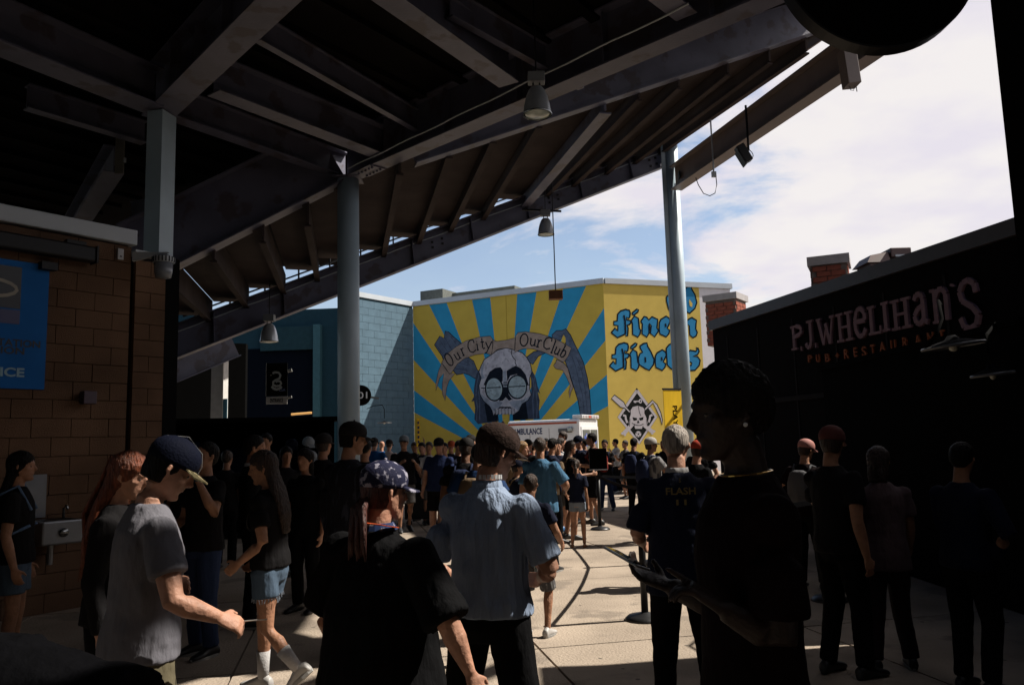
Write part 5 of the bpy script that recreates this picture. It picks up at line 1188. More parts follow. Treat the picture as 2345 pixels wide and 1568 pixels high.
        if collar:
            cm = MB(); cm.loft([ering(UM, 1.465, .074, .068, -.014, 18), ering(UM, 1.50, .068, .062, -.016, 18), ering(UM, 1.50, .062, .056, -.016, 18), ering(UM, 1.465, .066, .060, -.014, 18)], caps=False); obj('collar', cm, topm if collar is True else collar, root, smooth=True, local=True)
    if bot:
        mb = MB()
        mb.loft([ering(LM, z, rx*w, ry*w, y0, 16) for z, rx, ry, y0 in ((.80, .13, .10, 0), (.86, .172, .124, 0), (.93, .174, .126, 0), (1.0, .160, .116, 0))])
        for e in (1, -1):
            hip, kn, ank = J['leg%d' % e]; lw_ = (1+(w-1)*.6)
            if bot == 'shorts':
                f = (0.88-shortz)/0.40
                mb.tube([hip + V((0, 0, .03)), hip, hip.lerp(kn, min(1, f*.5)), hip.lerp(kn, min(1.05, f))], [.085*lw_, .098*lw_, .094*lw_, .094*lw_], 14)
            else:
                mb.tube([hip + V((0, 0, .03)), hip, hip.lerp(kn, .5), kn, kn.lerp(ank, .4), ank + V((0, 0, .0))], [.085*lw_, .097*lw_, .086*lw_, .071*lw_, .066, .062], 14)
        remesh(obj('shorts' if bot == 'shorts' else 'trousers', mb, botm, root, local=True), vox*0.85 if near else vox, 2, (.014, .1))
    # hair
    style, hm = hair if hair else (None, None)
    if style:
        g = {'buzz': .004, 'afro': .016, 'short': .009, 'long': .014, 'pony': .009, 'bob': .015}[style]
        up = g*1.1 if style != 'afro' else .018
        HS = [(.045, .050+g*.4, .050+g, -.034), (.08, .062+g*.6, .068+g, -.026), (.11, .070+g, .076+g, -.022), (.14, .074+g, .084+g, -.018), (.165, .076+g, .089+g, -.011), (.195, .070+g, .086+g, -.008), (.218, .055+g, .070+g, -.007), (.236+up*.4, .034+g*.6, .045+g*.6, -.006), (.240+up, .012, .018, -.006)]
        if style in ('short', 'buzz', 'afro', 'pony') and not cap: HS = [(.060, .040, .030, -.055)] + [(.095, .060+g*.5, .060+g, -.036)] + HS[2:]
        mb = MB(); mb.loft([ering(HM, *h_, 18) for h_ in HS])
        if style in ('long', 'bob'):
            Lh = .36 if style == 'long' else .12
            mb.loft([ering(HM, .15, .075, .06, -.045, 14), ering(HM, .05, .082, .055, -.055, 14), ering(UM, 1.46, .095, .045, -.085, 14), ering(UM, 1.50-Lh*.6, .085, .035, -.13, 14), ering(UM, 1.50-Lh, .05, .02, -.135, 14)] if style == 'long' else [ering(HM, .15, .08, .07, -.035, 14), ering(HM, .03, .082, .06, -.04, 14), ering(HM, -.05, .075, .045, -.045, 14)])
        if style == 'pony':
            mb.tube([HM @ V((0, -.09, .15)), HM @ V((0, -.14, .14)), HM @ V((0, -.155, .05)), HM @ V((0, -.13, -.06)), HM @ V((0, -.12, -.14))], [.025, .03, .034, .028, .010], 10)
        o = obj('hair', mb, hm, root, local=True); remesh(o, .0085 if near else .013, 2, (.016, .011) if style == 'afro' else (.014, .02) if style in ('long', 'bob') else (.006, .026))
    if near:
        for e in (-1, 1):
            obj('eye', MB().ball(HM @ V((e*.031, .0745, .118)), (.0115, .009, .007), 10, 7), mat('eye_dark', (0.06, 0.05, 0.045), rough=0.2), root, smooth=True, local=True)
    if cap:
        cmn, bmn = cap[0], cap[1]
        mb = MB(); g = .012
        CS = [(.135, .076+g, .094+g, -.006), (.15, .079+g, .098+g, -.005), (.175, .080+g, .100+g, -.005), (.205, .074+g, .093+g, -.006), (.232, .056+g, .070+g, -.006), (.250, .030+g*.6, .038+g*.6, -.006), (.257, .006, .008, -.006)]
        CM = HM @ (Matrix.Rotation(R(180), 4, 'Z') if capback else Matrix.Identity(4))
        mb.loft([ering(CM, *c_, 20) for c_ in CS]); co = obj('cap', mb, cmn, root, smooth=True, local=True)
        bm_ = MB(); top_, bot_ = [], []
        for i in range(9):
            a_ = R(-62+15.5*i); xi, yi = .085*math.sin(a_), -.005+.100*math.cos(a_); ro = .075*math.cos(a_*0.95)**.6 if abs(a_) < 1.5 else 0
            xo, yo = xi*1.0+math.sin(a_)*ro*.12, yi + ro
            top_.append((V((xi, yi, .150)), V((xo, yo, .142-.9*xo*xo/.08*.1-ro*.12))))
        for i in range(8):
            a0_, b0_ = top_[i]; a1_, b1_ = top_[i+1]; dn = V((0, 0, -.006))
            bm_.hexa([CM @ (p+dn) for p in (a0_, a1_, b1_, b0_)], [CM @ p for p in (a0_, a1_, b1_, b0_)])
        obj('brim', bm_, bmn, co, local=True)
        if near: obj('cap_button', MB().ball(CM @ V((0, -.006, .258)), .008, 8, 5), cmn, co, smooth=True, local=True)
    J['HM'] = HM; J['UM'] = UM; J['root'] = root; J['s'] = s
    return J
def extra(J, name, mb, m, par=None, **k): return obj(name, mb, m, par or J['root'], local=True, **k)

# ---- cloths
C_GREY = cloth('heather_grey', (0.20, 0.195, 0.225)); C_KHAKI = cloth('khaki', (0.17, 0.145, 0.09)); C_BLK = cloth('black', (0.010, 0.010, 0.011), spec=0.03); C_BLK2 = cloth('soft_black', (0.016, 0.015, 0.016), spec=0.04)
C_LBLUE = cloth('light_blue', (0.36, 0.45, 0.62), bump=0.8, bs=9, stretch=(2.6, 2.6, 0.35)); C_NAVY = cloth('navy', (0.008, 0.012, 0.034)); C_DEN = cloth('denim', (0.10, 0.15, 0.22)); C_DENL = cloth('light_denim', (0.26, 0.30, 0.36)); C_DEND = cloth('dark_denim', (0.03, 0.05, 0.12))
C_ROY = cloth('royal_blue', (0.012, 0.085, 0.26)); C_WHT = cloth('white', (0.55, 0.53, 0.53)); C_PINK = cloth('pale_pink', (0.60, 0.48, 0.45)); C_TEAL = cloth('teal_blue', (0.08, 0.20, 0.34), bump=0.7, bs=7, stretch=(2.2, 2.2, 0.35)); C_GSH = cloth('grey_shorts', (0.13, 0.12, 0.115)); C_MAR = cloth('maroon_black', (0.012, 0.007, 0.008), spec=0.03); C_BEI = cloth('beige', (0.30, 0.27, 0.2))
C_PALE = cloth('shaded_pale', (0.16, 0.11, 0.12)); C_BIK = cloth('blue_ink', (0.02, 0.04, 0.13))  # mauve grey is a pale top with the shade put into its colour
CAPN = mat('cap_navy', (0.008, 0.010, 0.022), rough=0.75, bump=0.25, bs=90); CAPB = mat('cap_black', (0.014, 0.011, 0.011), rough=0.85, bump=0.3, bs=90, spec=0.2); CAMO = mat('camo_brim', (0.30, 0.25, 0.14), rough=0.8, col2=(0.09, 0.075, 0.035), c2s=22, c2t=0.5, bump=0.2, bs=60)
CAPG_ = mat('cap_grey', (0.30, 0.33, 0.36), rough=0.7, bump=0.3, bs=60); CAPW = mat('cap_white', (0.5, 0.47, 0.44), rough=0.8, bump=0.3, bs=60); CAPO = mat('cap_orange', (0.65, 0.13, 0.05), rough=0.7); CAPP = mat('cap_pink', (0.55, 0.25, 0.22), rough=0.7)
CAPBR = mat('cap_brown', (0.035, 0.02, 0.016), rough=0.9, bump=0.4, bs=80, col2=(0.06, 0.036, 0.03), c2s=9, c2t=0.55, spec=0.1)
FLOR = mat('cap_floral', (0.012, 0.013, 0.036), rough=0.8, col2=(0.26, 0.25, 0.31), c2s=32, c2t=0.555, bump=0.25, bs=80)
STR = [((.05, .02, -.28), (.0, .22, -.10))]

# ---- near people
n1 = person('person in a grey T-shirt and navy cap with camouflage brim, holding a straw', 335, 3.25, 1.68, 52, w=1.08, sk=0, top='tee', topm=C_GREY, bot='trousers', botm=C_KHAKI, hair=('short', HD), cap=(CAPN, CAMO), head=(8, 26, 0), lean=3, roll=2, hemz=.87, near=True, vox=.011,
            armR=((.12, .04, -.25), (.02, .17, -.07)), armL=((.04, .02, -.27), (-.15, .10, .02)), legR=((.11, .06, .47), (.12, -.0, .085)), legL=((-.12, -.02, .48), (-.13, -.10, .085)), handR=((-.6, .1, -.6), .75))
w3 = n1[1][2]; e3 = n1[1][1]; d = (w3-e3).normalized()
extra(n1, 'straw', MB().tube([w3+d*.06+V((-.16, -.0, -.03)), w3+d*.11+V((.09, .06, .03))], .0028, 6), mat('straw_white', (0.7, 0.7, 0.7)))
hm = n1['HM']; extra(n1, 'cap_piping', MB().tube([hm @ V((-.0, .112, .15)), hm @ V((0, .112, .18)), hm @ V((0, .085, .23)), hm @ V((0, .0, .268)), hm @ V((0, -.08, .235)), hm @ V((0, -.118, .16))], .0014, 6), mat('piping_grey', (0.3, 0.3, 0.3)))
n2 = person('person with long red hair in dark clothes, behind the grey T-shirt', 262, 4.05, 1.62, 80, w=.92, sk=0, top='long', topm=C_BLK2, bot='trousers', botm=C_BLK, hair=('long', HR), head=(4, 12, 6), near=True, vox=.013, lean=4)
hm = n2['HM']; um = n2['UM']; mb = MB()
for i in range(46):
    a_ = R(110 + random.uniform(0, 160)); rr_ = .085
    x0, y0 = rr_*math.cos(a_-R(0)), -.02+.10*math.sin(a_)
    if y0 > .03: continue
    p0 = hm @ V((x0*.9, y0, .20)); p1 = hm @ V((x0*1.12, y0*1.08, .08)); dx = random.uniform(-.03, .03)
    p2 = um @ V((x0*1.35+dx, y0*1.1-.04, 1.42)); p3 = um @ V((x0*1.25+dx+.02*math.sin(i), -.13+random.uniform(-.03, .02), 1.25)); p4 = um @ V((x0+dx*1.5, -.13+random.uniform(-.04, .02), random.uniform(1.02, 1.14)))
    mb.tube([p0, p1, p2, p3, p4], [.004, .010, .012, .010, .003], 6)
extra(n2, 'hair_lock', mb, HR, smooth=True)['kind'] = 'stuff'
n3 = person('person in a wide black T-shirt with navy floral cap and red ponytail', 868, 3.1, 1.545, 38, w=1.55, belly=1.15, sk=0, top='tee', topm=C_BLK, bot='trousers', botm=C_BLK, hair=('short', hairm('dark_red', (0.085, 0.022, 0.014))), cap=(FLOR, FLOR), head=(14, 6, 0), hemz=.68, near=True, vox=.012, sleeve=.98,
            armR=((.17, .0, -.24), (.06, .06, -.20)), armL=((.14, .0, -.26), (.04, .1, -.2)), slim=.85, curl=.35)
hm = n3['HM']; um = n3['UM']
mb = MB()
for k in range(9): mb.tube([hm @ V((-.03+.006*k, -.085, .10)), hm @ V((-.04+.012*k, -.12, .04)), um @ V((-.05+.013*k, -.12-.01*(k % 3), 1.44)), um @ V((-.05+.013*k, -.13, 1.36+.01*(k % 4)))], [.010, .014, .013, .004], 7)
extra(n3, 'ponytail', mb, hairm('dark_red', (0.085, 0.022, 0.014)), smooth=True)
lan = MB(); nk = [um @ V((.078*1.25*math.cos(a_), -.012+.088*1.1*math.sin(a_), 1.492+.022*-math.sin(a_))) for a_ in [R(x_) for x_ in range(170, 385, 12)]]
for i in range(len(nk)-1): lan.bar(nk[i], nk[i+1], .022, .004, up=(0, 0, 1))
extra(n3, 'lanyard', lan, mat('lanyard_orange', (0.62, 0.10, 0.03), rough=0.6))
lan = MB(); lan.loft([ering(um, 1.478, .092, .082, -.012, 20), ering(um, 1.507, .070, .066, -.012, 20), ering(um, 1.507, .064, .060, -.012, 20), ering(um, 1.478, .086, .076, -.012, 20)], caps=False)
extra(n3, 'neckerchief', lan, mat('neckerchief', (0.02, 0.04, 0.12), rough=0.8, col2=(0.5, 0.45, 0.45), c2s=20, c2t=0.54))
n4 = person('person in a light blue shirt and brown cap, seen from behind in the centre', 1112, 3.6, 1.695, 22, w=1.06, belly=1.1, sk=0, top='tee', topm=C_LBLUE, bot='trousers', botm=C_BLK, hair=('short', HB), cap=(CAPBR, CAPBR), head=(34, 14, 8), hemz=.91, near=True, vox=.0115, sleeve=.84, fold=(.020, .10),
            armR=((.11, .02, -.27), (-.12, .2, -.06)), armL=((.11, .0, -.27), (-.06, .18, -.1)), legR=((.16, .0, .48), (.19, .0, .085)), legL=((-.16, .0, .48), (-.2, .0, .085)), collar=C_LBLUE, lean=2)
um = n4['UM']; ck = MB()
for i in range(11):
    a_ = R(-80+16*i-20); ck.bar(um @ V((.069*math.cos(a_), -.016+.063*math.sin(a_), 1.515)), um @ V((.069*math.cos(a_+.2), -.016+.063*math.sin(a_+.2), 1.515)), .006, .02)
extra(n4, 'collar_check', ck, WHITE)
n5 = person('dark silhouetted person close to the camera at the right, in profile, holding a phone', 1692, 2.15, 1.80, -95, w=.93, sk=3, top='tee', topm=C_MAR, bot='trousers', botm=C_BLK, hair=('afro', HD), head=(0, 4, 0), near=True, vox=.011, hemz=.78, sleeve=.8,
            armR=((.02, .02, -.27), (.06, .12, .05)), armL=((.02, .01, -.27), (-.03, .12, .07)), handR=((0, .3, 1), .55), handL=((0.1, 0, -1), .9, (0, 0, .12), -1, 1))
# warmer, sunlit looking fingers stay the same skin; phone in the right hand
w3, e3 = n5[1][2], n5[1][1]; d = (w3-e3).normalized()
pm = Matrix.Translation(w3 + d*.13 + V((-.035, .01, .035))) @ Matrix.Rotation(R(30), 4, 'X') @ Matrix.Rotation(R(-52), 4, 'Z') @ Matrix.Rotation(R(-6), 4, 'Y')
ph = thing('phone', 'dark smartphone with pale edge held in the raised hand at the right', 'phone', (0, 0, 0)); ph.parent = None
Mroot = Matrix.Translation(n5['root'].location) @ Matrix.Rotation(n5['root'].rotation_euler.z, 4, 'Z') @ Matrix.Scale(n5['s'], 4)
pw = Mroot @ pm; ph.location = pw.to_translation()
pw3 = pw.copy()
obj('case', MB().box(-.033, .033, -.066, .066, -.004, .004, pw3), mat('phone_edge', (0.4, 0.42, 0.45), rough=0.3, metal=0.6), ph, bevel=.003)
obj('screen', MB().box(-.030, .030, -.063, .063, .0042, .0052, pw3), mat('phone_screen', (0.012, 0.02, 0.03), rough=0.05, spec=0.9), ph)
um = n5['UM']; hm = n5['HM']
extra(n5, 'necklace', MB().tube([um @ V((.070*math.cos(a_), -.012+.066*math.sin(a_), 1.478-.006*math.sin(a_))) for a_ in [R(x_) for x_ in range(0, 375, 15)]], .003, 6), mat('gold', (0.8, 0.5, 0.15), rough=0.25, metal=1.0))
extra(n5, 'earring', MB().ball(hm @ V((-.084, -.004, .085)), .006, 8, 5), WHITE)
n6 = person('person with white hair in a navy jersey with gold lettering, seen from behind', 1545, 4.75, 1.685, 4, w=1.12, sk=0, top='tee', topm=C_NAVY, bot='trousers', botm=C_BLK, hair=('short', HG), head=(14, 12, 0), near=True, vox=.013, hemz=.76, sleeve=.9, armR=((.06, .02, -.27), (-.08, .2, -.06)), armL=((.07, .0, -.27), (-.05, .2, -.08)), collar=C_WHT, legR=((.13, 0, .48), (.16, 0, .085)), legL=((-.12, 0, .48), (-.13, .05, .085)))
GOLD = mat('gold_print', (0.28, 0.21, 0.08), rough=0.6)
rt = n6['root']; mr6 = Matrix.Rotation(rt.rotation_euler.z, 4, 'Z')
def back_text(J, s, z, wd, h, m, y=-.155):
    a = V((-wd/2, y, z)); b = V((wd/2, y, z)); text(s, a, b, h, m, J['root'], V((0, -1, 0)), 0.002, bold=0.02, ext=0.004, local=True)
back_text(n6, 'FLASH', 1.345, .175, .042, GOLD, -.142); back_text(n6, '5', 1.415, .012, .025, GOLD, -.125); back_text(n6, '11', 1.285, .06, .032, GOLD, -.146)
# walker
n7 = person('person walking left in frayed denim shorts, white socks and white sneakers', 622, 5.55, 1.60, -78, w=.95, sk=1, top='tee', topm=C_BLK2, bot='shorts', botm=C_DEN, hair=('long', HB), near=True, vox=.013, hemz=.90, shoes=SHW, shortz=.70, lean=3, head=(-20, 8, 0),
            legR=((.08, .10, .49), (.09, .10, .088), 0), legL=((-.08, -.02, .47), (-.09, -.27, .21), -42), armR=((.04, .02, -.28), (-.06, .16, -.14)), armL=((.05, -.06, -.27), (.02, .18, -.13)))
for e in (1, -1):
    hip, kn, ank = n7['leg%d' % e]; sk_ = MB().tube([ank.lerp(kn, -.02), ank.lerp(kn, .2), ank.lerp(kn, .48)], [.040, .044, .053], 14)
    extra(n7, 'sock', sk_, mat('sock_white', (0.6, 0.58, 0.58), rough=0.95, bump=0.3, bs=60), smooth=True)
em = MB().tube([(-.01, .148, 1.27), (-.01, .150, 1.27)], .001, 6)
extra(n7, 'shirt_emblem', MB().lathe([(.075, 0), (.075, .004), (.06, .004), (.06, 0), (.075, 0)], n=28, caps=False, M=Matrix.Translation((-.02, .148, 1.24)) @ Matrix.Rotation(R(90), 4, 'X')), mat('emblem_dim', (0.10, 0.10, 0.10), rough=0.8))
fr_ = MB()
for e in (1, -1):
    hip, kn, ank = n7['leg%d' % e]; c_ = hip.lerp(kn, .45)
    for k in range(26):
        a_ = 2*math.pi*k/26; p_ = c_ + V((.096*math.cos(a_), .096*math.sin(a_), 0)); fr_.bar(p_, p_ + V((random.uniform(-.006, .006), random.uniform(-.006, .006), -random.uniform(.015, .035))), .006, .004)
extra(n7, 'frayed_hem', fr_, C_DENL)['kind'] = 'stuff'
# people in the shade on the left
g_l = 'people in the shade at the left'
p8 = person('person with dark hair and a pale strapped bag at the drinking fountain, far left', 48, 6.3, 1.64, 70, w=.98, sk=1, top='tee', topm=C_BLK2, bot='shorts', botm=C_DEN, hair=('long', HD), near=True, vox=.014, shortz=.62)
um = p8['UM']; mb = MB()
for e in (-1, 1): mb.tube([um @ V((e*.10, .12, 1.28)), um @ V((e*.11, .02, 1.48)), um @ V((e*.10, -.14, 1.40)), um @ V((e*.12, -.15, 1.15)), um @ V((e*.17, 0.0, 1.1)), um @ V((e*.12, .12, 1.16))], [.012]*6, 8)
extra(p8, 'bag_strap', mb, cloth('strap_blue', (0.16, 0.25, 0.42)), smooth=True)
bg_ = MB().loft([ering(um, z, rx, ry, -.20, 14, sq=.7) for z, rx, ry in ((1.02, .12, .05), (1.08, .15, .08), (1.25, .15, .085), (1.38, .12, .06), (1.42, .06, .03))]); extra(p8, 'backpack', bg_, C_BLK, smooth=True)
p9 = person('person bending forward in a dark jacket and blue jeans, cropped at the lower left', 180, 2.2, 1.68, -80, w=1.15, sk=1, top='long', topm=cloth('jacket_black', (0.004, 0.004, 0.005), spec=0.02), bot='trousers', botm=C_BIK, hair=('short', HD), near=True, vox=.013, lean=74, hemz=.90, armR=((.02, .12, -.26), (.0, .1, -.24)), armL=((.02, .12, -.26), (.0, .1, -.24)), head=(0, 20, 0), legR=((.10, .05, .47), (.1, .02, .085)), legL=((-.1, -.0, .47), (-.1, -.12, .085)), hipy=-.10)
p10 = person('person drinking from a raised bottle in the dark behind the grey T-shirt man', 470, 6.6, 1.68, 215, w=1.05, sk=1, top='tee', topm=C_BLK2, bot='trousers', botm=C_DEND, hair=('short', HD), near=True, vox=.015, armL=((.12, .12, -.20), (-.08, .08, .24)), armR=((.05, .05, -.27), (-.05, .2, -.1)), head=(0, -14, 0))
w3 = p10[-1][2]; extra(p10, 'drink_bottle', MB().tube([w3+V((0, .03, .03)), w3+V((-.02, .06, .13))], .025, 10), mat('dark_bottle', (0.03, 0.05, 0.09), rough=0.2))
p11 = person('person with short dark hair and a white collar facing right in the dark', 580, 7.6, 1.74, 72, w=1.0, sk=1, top='long', topm=C_BLK, bot='trousers', botm=C_BLK, hair=('short', HD), near=True, vox=.015, collar=C_WHT)
p12 = person('person in a black cap and dark patterned jacket standing before the round column', 800, 6.4, 1.80, 40, w=1.2, sk=1, top='long', topm=cloth('plaid_dark', (0.016, 0.016, 0.022), col2=(0.05, 0.055, 0.08), c2s=16, c2t=.56), bot='trousers', botm=C_DEND, hair=('short', HD), cap=(CAPB, CAPB), near=True, vox=.015, head=(20, 8, 0))
p13 = person('person sitting low in the dark with an orange lit face below the column', 700, 8.2, 1.6, 200, sk=1, top='tee', topm=C_BLK, bot='trousers', botm=C_BLK, hair=('bob', HD), vox=.017)
crowd_extra = [('person in black with a shaved head standing at the dark stand counter', 425, 9.6, 1.72, 200, dict(hair=('buzz', HD))),
 ('person in dark clothes with long black hair between the dark stand and the column', 655, 10.4, 1.63, 150, dict(hair=('long', HD))),
 ('broad person in black with a dark cap just left of the round column', 740, 9.2, 1.76, 20, dict(cap=(CAPB, CAPB), w=1.25)),
 ('person in a dark shirt behind the navy floral cap, facing away', 835, 9.8, 1.70, 10, dict(hair=('short', HD))),
 ('short person in dark clothes looking at the shirts in the stand', 520, 11.2, 1.60, 0, dict(hair=('short', HB))),
 ('tall person in black in front of the stand roof edge', 610, 12.2, 1.84, 190, dict(hair=('short', HD)))]
for lab_, px_, Y_, H_, az_, kw_ in crowd_extra: person(lab_, px_, Y_, H_, az_, sk=1, top='tee', topm=C_BLK2, bot='trousers', botm=C_BLK, **kw_)
# caps on display in the stand
for px, py, m_, lab in ((705, 1017, CAPG_, 'pale grey cap hanging in the dark merchandise stand, upper one'), (711, 1049, CAPG_, 'grey cap hanging just below another cap in the dark stand'), (667, 1022, CAPN, 'dark cap hanging left of the pale caps in the stand')):
    c = at(px, py, 13.6); t = thing('display_cap', lab, 'cap', c, rz=R(40))
    obj('crown', MB().lathe([(.10, 0), (.105, .03), (.095, .08), (.06, .12), (.01, .135)], n=20, M=Matrix.Rotation(R(25), 4, 'X')), m_, t, smooth=True, local=True)
    obj('brim', MB().hexa([V((-.07, -.09, 0)), V((.07, -.09, 0)), V((.05, -.17, -.06)), V((-.05, -.17, -.06))], [V((-.07, -.09, .006)), V((.07, -.09, .006)), V((.05, -.17, -.054)), V((-.05, -.17, -.054))]), m_, t, local=True)
# ---- sunlit crowd
G = 'people gathered on the sunny part of the concourse'
POSES = [((.05, .02, -.28), (-.05, .20, -.12)), ((.10, .0, -.26), (-.10, .12, -.18)), ((.04, .04, -.28), (.0, .10, -.23)), ((.06, .10, -.25), (-.10, .16, .12)), ((.13, -.02, -.24), (-.13, .05, -.19)), ((.04, -.06, -.28), (.02, .04, -.25))]
rnd = random.Random(3)
BAGC = [cloth('bag_navy', (0.02, 0.03, 0.08)), cloth('bag_grey', (0.12, 0.12, 0.13)), cloth('bag_tan', (0.22, 0.15, 0.09)), cloth('bag_red', (0.25, 0.03, 0.025))]
def crowd(label, px, Y, ytop=None, az=0, **k):
    pa_, pb_ = rnd.choice(POSES), rnd.choice(POSES); q_ = rnd.random(); wsft = rnd.uniform(-.03, .03)
    k.setdefault('armR', pa_); k.setdefault('armL', pb_); k.setdefault('head', (rnd.uniform(-30, 30), rnd.uniform(-4, 14), rnd.uniform(-5, 5))); k.setdefault('roll', wsft*60)
    if 'legR' not in k and 'legL' not in k:
        st = rnd.uniform(.09, .16); k['legR'] = ((.10, .03+rnd.uniform(0, .05), .48), (st, rnd.uniform(-.05, .05), .085)); k['legL'] = ((-.10, .02, .48), (-st, rnd.uniform(-.08, .05), .085))
    J = crowd0(label, px, Y, ytop, az, **k)
    if k.get('near'): pass
    elif q_ < .3:
        um = J['UM']; m_ = rnd.choice(BAGC)
        bp = MB().loft([ering(um, z, rx, ry, -.21, 12, sq=.7) for z, rx, ry in ((1.00, .11, .05), (1.06, .14, .08), (1.25, .14, .08), (1.37, .11, .05), (1.40, .05, .03))]); bo = extra(J, 'backpack', bp, m_, smooth=True)
        for e in (-1, 1): extra(J, 'bag_strap', MB().tube([um @ V((e*.09, -.17, 1.36)), um @ V((e*.10, -.08, 1.455)), um @ V((e*.10, .06, 1.43)), um @ V((e*.11, .135, 1.30)), um @ V((e*.15, .04, 1.12)), um @ V((e*.11, -.15, 1.08))], [.014]*6, 6), m_, bo, smooth=True)
    elif q_ < .5:
        um = J['UM']; e = rnd.choice((-1, 1)); m_ = rnd.choice(BAGC)
        st_ = extra(J, 'shoulder_bag', MB().box(-.12, .12, -.04, .04, -.10, .10, um @ Matrix.Translation((e*.20, -.10, .92)) @ Matrix.Rotation(R(90), 4, 'Z')), m_)
        extra(J, 'bag_strap', MB().tube([um @ V((e*.21, -.10, 1.02)), um @ V((e*.10, -.165, 1.25)), um @ V((-e*.06, -.13, 1.42)), um @ V((-e*.09, -.0, 1.475)), um @ V((-e*.05, .13, 1.36)), um @ V((e*.12, .16, 1.12)), um @ V((e*.20, .0, 1.0))], [.012]*7, 6), m_, st_, smooth=True)
    return J
def crowd0(label, px, Y, ytop=None, az=0, **k):
    H = k.pop('H', None)
    if H is None: H = at(px, ytop, Y).z
    H = max(1.0, min(1.92, H)); k.setdefault('vox', .018)
    return person(label, px, Y, H-(.02 if k.get('cap') else 0), az, group=G, **k)
crowd('person in a royal blue T-shirt and black cap standing before the shaded blue wall', 857, 18.5, 1001, 10, sk=0, w=1.2, top='tee', topm=C_ROY, bot='shorts', botm=C_GSH, cap=(CAPB, CAPB))
crowd('person in a pale pink shirt and black cap seen from behind beside the blue T-shirt', 890, 20, 1005, 20, sk=0, top='tee', topm=C_PINK, bot='trousers', botm=C_BEI, cap=(CAPB, CAPB))
crowd('bald person looking over between the blue and the pale pink shirts', 873, 22.5, 1010, 0, sk=0, top='tee', topm=C_ROY, bot='shorts', botm=C_GSH, hair=None)
pp = crowd('person in a black T-shirt, grey shorts and pale cap walking towards the camera', 925, 15.2, 996, 158, sk=1, w=1.15, top='tee', topm=C_BLK2, bot='shorts', botm=C_GSH, cap=(CAPG_, CAPB), legR=((.10, .08, .48), (.11, .05, .088)), legL=((-.10, .03, .48), (-.12, -.16, .11), -20), vox=.015)
crowd('person holding up the yellow paddle sign, mostly hidden behind the black T-shirt', 949, 18.2, 1012, 180, sk=1, top='tee', topm=C_NAVY, bot='shorts', botm=C_GSH, armL=((.05, .08, .12), (.0, .04, .24)))
crowd('person in a navy shirt and black cap with a round badge facing the camera', 1003, 13.6, 1001, 200, sk=0, w=1.25, top='tee', topm=cloth('navy2', (0.014, 0.026, 0.085)), bot='shorts', botm=C_BLK, cap=(CAPB, CAPB), vox=.015)
crowd('person in a white shirt behind the navy shirt with the badge cap', 982, 16.5, 1012, 160, sk=1, top='tee', topm=C_WHT, bot='shorts', botm=C_GSH, hair=('short', HB))
crowd('person in an orange cap behind the dark shapes left of centre', 1030, 17.5, 1008, 185, sk=0, top='tee', topm=C_NAVY, bot='shorts', botm=C_GSH, cap=(CAPO, CAPO))
crowd('person with brown hair beside the orange cap', 1015, 18.5, 1012, 170, sk=0, top='tee', topm=C_BLK2, bot='shorts', botm=C_GSH, hair=('short', HB))
crowd('person in dark clothes and a broad black hat left of the central cap', 1062, 9.0, 1000, 10, sk=2, w=1.25, top='tee', topm=C_BLK2, bot='trousers', botm=C_BLK, cap=(CAPB, CAPB), vox=.015)
crowd('person in a blue shirt half hidden behind the central light blue shirt', 1092, 7.9, 1016, 20, sk=1, w=1.3, top='tee', topm=cloth('mid_blue', (0.016, 0.05, 0.15)), bot='trousers', botm=C_BLK, hair=('short', HD), vox=.015)
crowd('person in a dark top and blue cap in front of the ambulance lettering', 1175, 13.5, 996, 60, sk=1, w=1.0, top='tee', topm=C_BLK2, bot='shorts', botm=C_GSH, cap=(mat('cap_blue', (0.03, 0.08, 0.16), rough=0.7), CAPN), vox=.015)
crowd('person with curly blonde hair and a bare sunlit arm', 1194, 12.8, 1012, 80, sk=0, w=.95, top='tee', topm=C_BLK2, bot='shorts', botm=C_DEN, hair=('bob', HBL), slim=.9, vox=.015)
crowd('small person in a navy cap in front of the blonde hair', 1182, 11.0, 1052, 60, sk=1, top='tee', topm=C_NAVY, bot='shorts', botm=C_BLK, cap=(CAPN, CAPN), vox=.015)
tb = crowd('person in a teal blue shirt and dark hair, back turned, right of the central man', 1235, 10.2, 1003, 25, sk=1, w=1.22, belly=1.1, top='tee', topm=C_TEAL, bot='trousers', botm=C_BLK, hair=('short', HB), hemz=.78, sleeve=.85, armR=((.14, .06, -.24), (-.08, .2, -.08)), vox=.014, near=True)
crowd('person in khaki shorts and bright blue shoes behind the teal shirt', 1268, 14.6, 1005, 30, sk=0, w=1.1, top='tee', topm=C_NAVY, bot='shorts', botm=C_GSH, shoes=SHU, vox=.016)
crowd('person in a dark top with black hair close behind the teal shirt', 1262, 13.0, 1004, 70, sk=1, top='tee', topm=C_NAVY, bot='trousers', botm=C_BLK, hair=('short', HD), vox=.016)
crowd('person in a white shirt and white shoes in the queue behind dark heads', 1283, 16.4, 1003, 90, sk=0, top='tee', topm=C_WHT, bot='shorts', botm=C_GSH, shoes=SHW, hair=('short', HB))
crowd('tall person with brown hair whose face shows above the queue', 1290, 17.8, 988, 250, sk=0, top='tee', topm=C_BLK2, bot='trousers', botm=C_BLK, hair=('short', HB))
crowd('person with long brown hair and a black T-shirt in profile', 1303, 13.4, 1010, 70, sk=1, w=.9, top='tee', topm=C_BLK2, bot='shorts', botm=C_BLK, hair=('long', HB), slim=.9, armR=((.04, .12, -.24), (-.02, .22, .02)), vox=.015)
